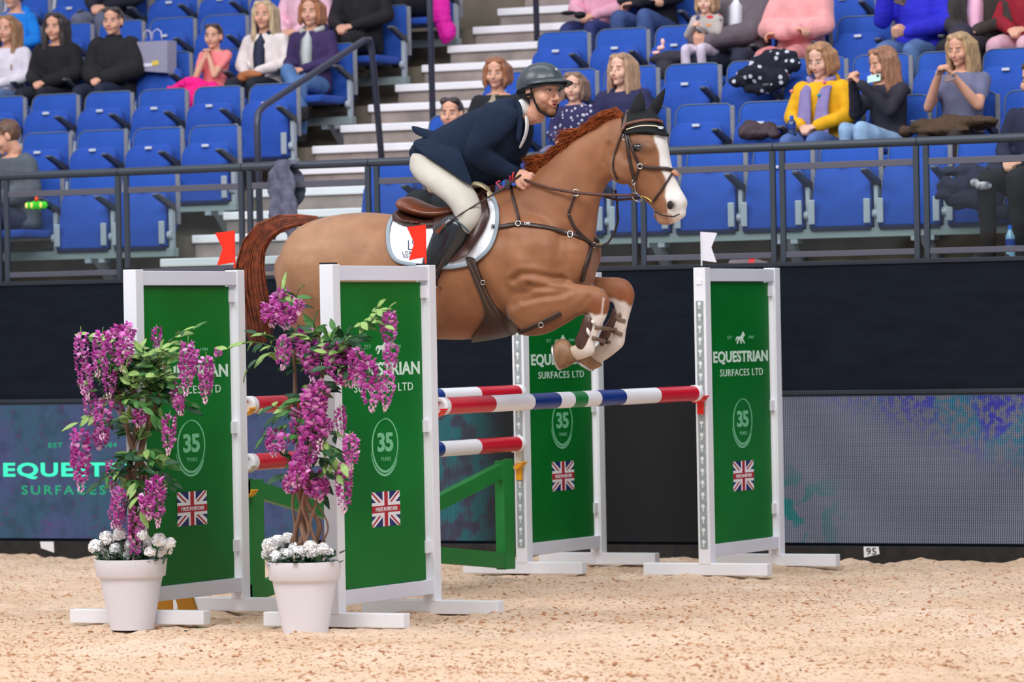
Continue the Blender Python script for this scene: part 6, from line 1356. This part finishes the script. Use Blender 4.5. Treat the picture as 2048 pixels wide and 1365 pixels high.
rcL = [(162, 668, 166, 790, 30), (205, 665, 195, 755, 34), (240, 655, 212, 725, 36), (262, 655, 250, 670, 34), (313, 655, 315, 700, 22), (376, 685, 372, 792, 34), (412, 715, 410, 808, 30), (440, 700, 430, 712, 18), (178, 770, 183, 850, 28), (208, 800, 205, 880, 38), (350, 770, 365, 830, 26), (340, 830, 336, 910, 30), (255, 668, 244, 745, 34), (222, 720, 218, 800, 30), (172, 730, 176, 800, 24), (385, 700, 382, 760, 28), (420, 728, 412, 790, 24), (236, 1000, 240, 1060, 28), (300, 960, 306, 1010, 26),
    (160, 862, 162, 985, 42), (205, 862, 198, 900, 34), (283, 820, 276, 855, 32), (222, 925, 224, 985, 26), (245, 980, 226, 1058, 34), (275, 1010, 269, 1130, 34), (315, 955, 316, 1055, 34), (290, 990, 300, 1040, 30), (230, 780, 240, 830, 26), (355, 790, 360, 830, 22)]
muL = [(192, 1095, .040), (213, 1078, .040), (232, 1100, .034), (240, 1070, .036), (205, 1110, .034), (222, 1115, .030), (262, 1092, .036), (290, 1085, .036), (300, 1105, .030), (318, 1082, .038), (332, 1100, .034), (340, 1088, .030), (285, 1072, .030), (255, 1112, .026), (318, 1108, .026)]
potr = 73/ (F_PX/np.linalg.norm((gl_-CAM)@AX_F)); poth = (atY(262, 1118, gl_[1])[2])
wisteria('potted wisteria tree with magenta racemes in front of the leftmost wing', None, potr, poth, None, trL, spL, rcL, 5, gl_, muL, 'the left white plastic plant pot with wide rim band')
# ---- right tree
trR = [([(600, 1095, 0), (612, 1040, .03), (598, 980, -.03), (615, 900, .0), (630, 840, .02), (640, 780, 0), (650, 720, 0), (660, 690, 0)], .018), ([(615, 1095, -.03), (600, 1030, 0), (620, 970, .04), (600, 900, -.02), (592, 830, 0), (590, 760, .02), (588, 700, 0)], .016), ([(628, 1100, .03), (638, 1050, .0), (612, 1000, -.04), (605, 940, .02), (625, 880, .02), (648, 830, 0), (650, 770, 0)], .013),
    ([(590, 1095, .02), (596, 1040, -.03), (612, 985, -.05), (596, 930, -.05), (610, 870, -.03)], .012), ([(635, 1095, -.02), (620, 1050, -.05), (632, 1000, -.02), (622, 950, .02), (616, 900, .03)], .010), ([(640, 1092, .0), (656, 1060, .0), (648, 1030, .0), (630, 1000, .0), (626, 960, .0)], .006), ([(584, 1092, 0), (590, 1050, .02), (585, 1000, .03), (600, 960, .02), (598, 900, .02)], .009), ([(606, 1098, -.06), (618, 1060, -.06), (604, 1010, -.07), (616, 960, -.06), (606, 920, -.05)], .008), ([(655, 1105, 0), (646, 1070, .02), (640, 1040, .03), (612, 1020, .03)], .005)]
spR = []
for i in range(34):
    a = rr.uniform(-3.0, .4); cx_, cy_ = 655+rr.uniform(-62, 55), 705+rr.uniform(-30, 45); l = rr.uniform(32, 66); spR.append((cx_, cy_, l*math.cos(a), l*math.sin(a)*.7, rr.choice((6, 7, 8)), rr.choice((0, 2, 2, 1))))
for i in range(22): a = rr.uniform(-3.4, .3); spR.append((618+rr.uniform(-30, 35), 770+rr.uniform(0, 190), 42*math.cos(a), 25*math.sin(a)+14, 7, rr.choice((0, 2, 2, 1))))
spR = [(560, 700, -105, -14, 9, 1), (555, 705, -60, 26, 7, 1), (565, 690, -50, -28, 6, 1), (580, 620, -12, -48, 6, 1), (590, 625, 6, -50, 5, 0), (720, 660, 55, -52, 8, 1), (730, 665, 25, -60, 7, 1), (700, 660, 70, -20, 7, 1), (590, 830, -62, -20, 7, 1), (585, 850, -55, 16, 6, 0), (650, 925, 25, 20, 5, 1), (640, 940, 5, 40, 5, 2), (645, 880, 20, 30, 6, 1), (640, 870, 45, 5, 6, 2)]+spR
rcR = [(556, 588, 590, 640, 44), (540, 608, 545, 655, 40), (575, 610, 570, 660, 46), (597, 600, 598, 630, 22), (605, 665, 625, 745, 44), (570, 675, 566, 740, 34), (620, 690, 626, 765, 36), (662, 690, 668, 750, 38), (690, 690, 695, 762, 44), (660, 720, 705, 775, 40), (777, 625, 778, 695, 34), (784, 690, 779, 745, 30), (735, 720, 745, 825, 42), (778, 745, 770, 822, 28), (715, 700, 712, 770, 36), (640, 765, 632, 850, 40), (622, 780, 640, 900, 46),
    (600, 820, 595, 905, 36), (625, 850, 612, 940, 44), (550, 862, 548, 915, 36), (568, 870, 565, 905, 26), (680, 815, 684, 870, 26), (700, 870, 702, 940, 34), (600, 930, 590, 975, 44), (620, 950, 640, 1000, 48), (590, 960, 572, 985, 36), (688, 930, 688, 1028, 34), (645, 960, 640, 1005, 30), (660, 840, 655, 870, 22), (605, 905, 600, 960, 36)]
muR = [(540, 1092, .040), (556, 1085, .036), (575, 1078, .030), (536, 1110, .034), (552, 1115, .032), (566, 1112, .034), (590, 1098, .034), (600, 1106, .036), (620, 1095, .034), (625, 1108, .030), (645, 1100, .034), (655, 1108, .030), (578, 1108, .028)]
potr = 75/(F_PX/np.linalg.norm((gr_-CAM)@AX_F)); poth = (atY(608, 1123, gr_[1])[2])
wisteria('potted wisteria tree in front of the nearest wing, beside the red flag', None, potr, poth, None, trR, spR, rcR, 8, gr_, muR, 'the right white plastic plant pot with wide rim band')
# two fallen leaves on the sand
ft = thing('fallen_leaf', atZ(385, 1254, .01), 'dark green leaves fallen on the sand right of the left pot', 'leaf')
for u, v, a in ((368, 1257, -.3), (392, 1252, .2), (400, 1254, -.1)):
    p = atZ(u, v, 0); p[2] = float(sand_h(p[0], p[1]))+.008; o = bpy.data.objects.new('leaf_blade', LME[6+(int(u) % 3)]); COL.objects.link(o); o.parent = ft; o.matrix_parent_inverse = ft.matrix_basis.inverted(); o.matrix_basis = Matrix.Translation(Vector(p)) @ Matrix.Rotation(-1.4+a, 4, 'Z') @ Matrix.Scale(1.3, 4)
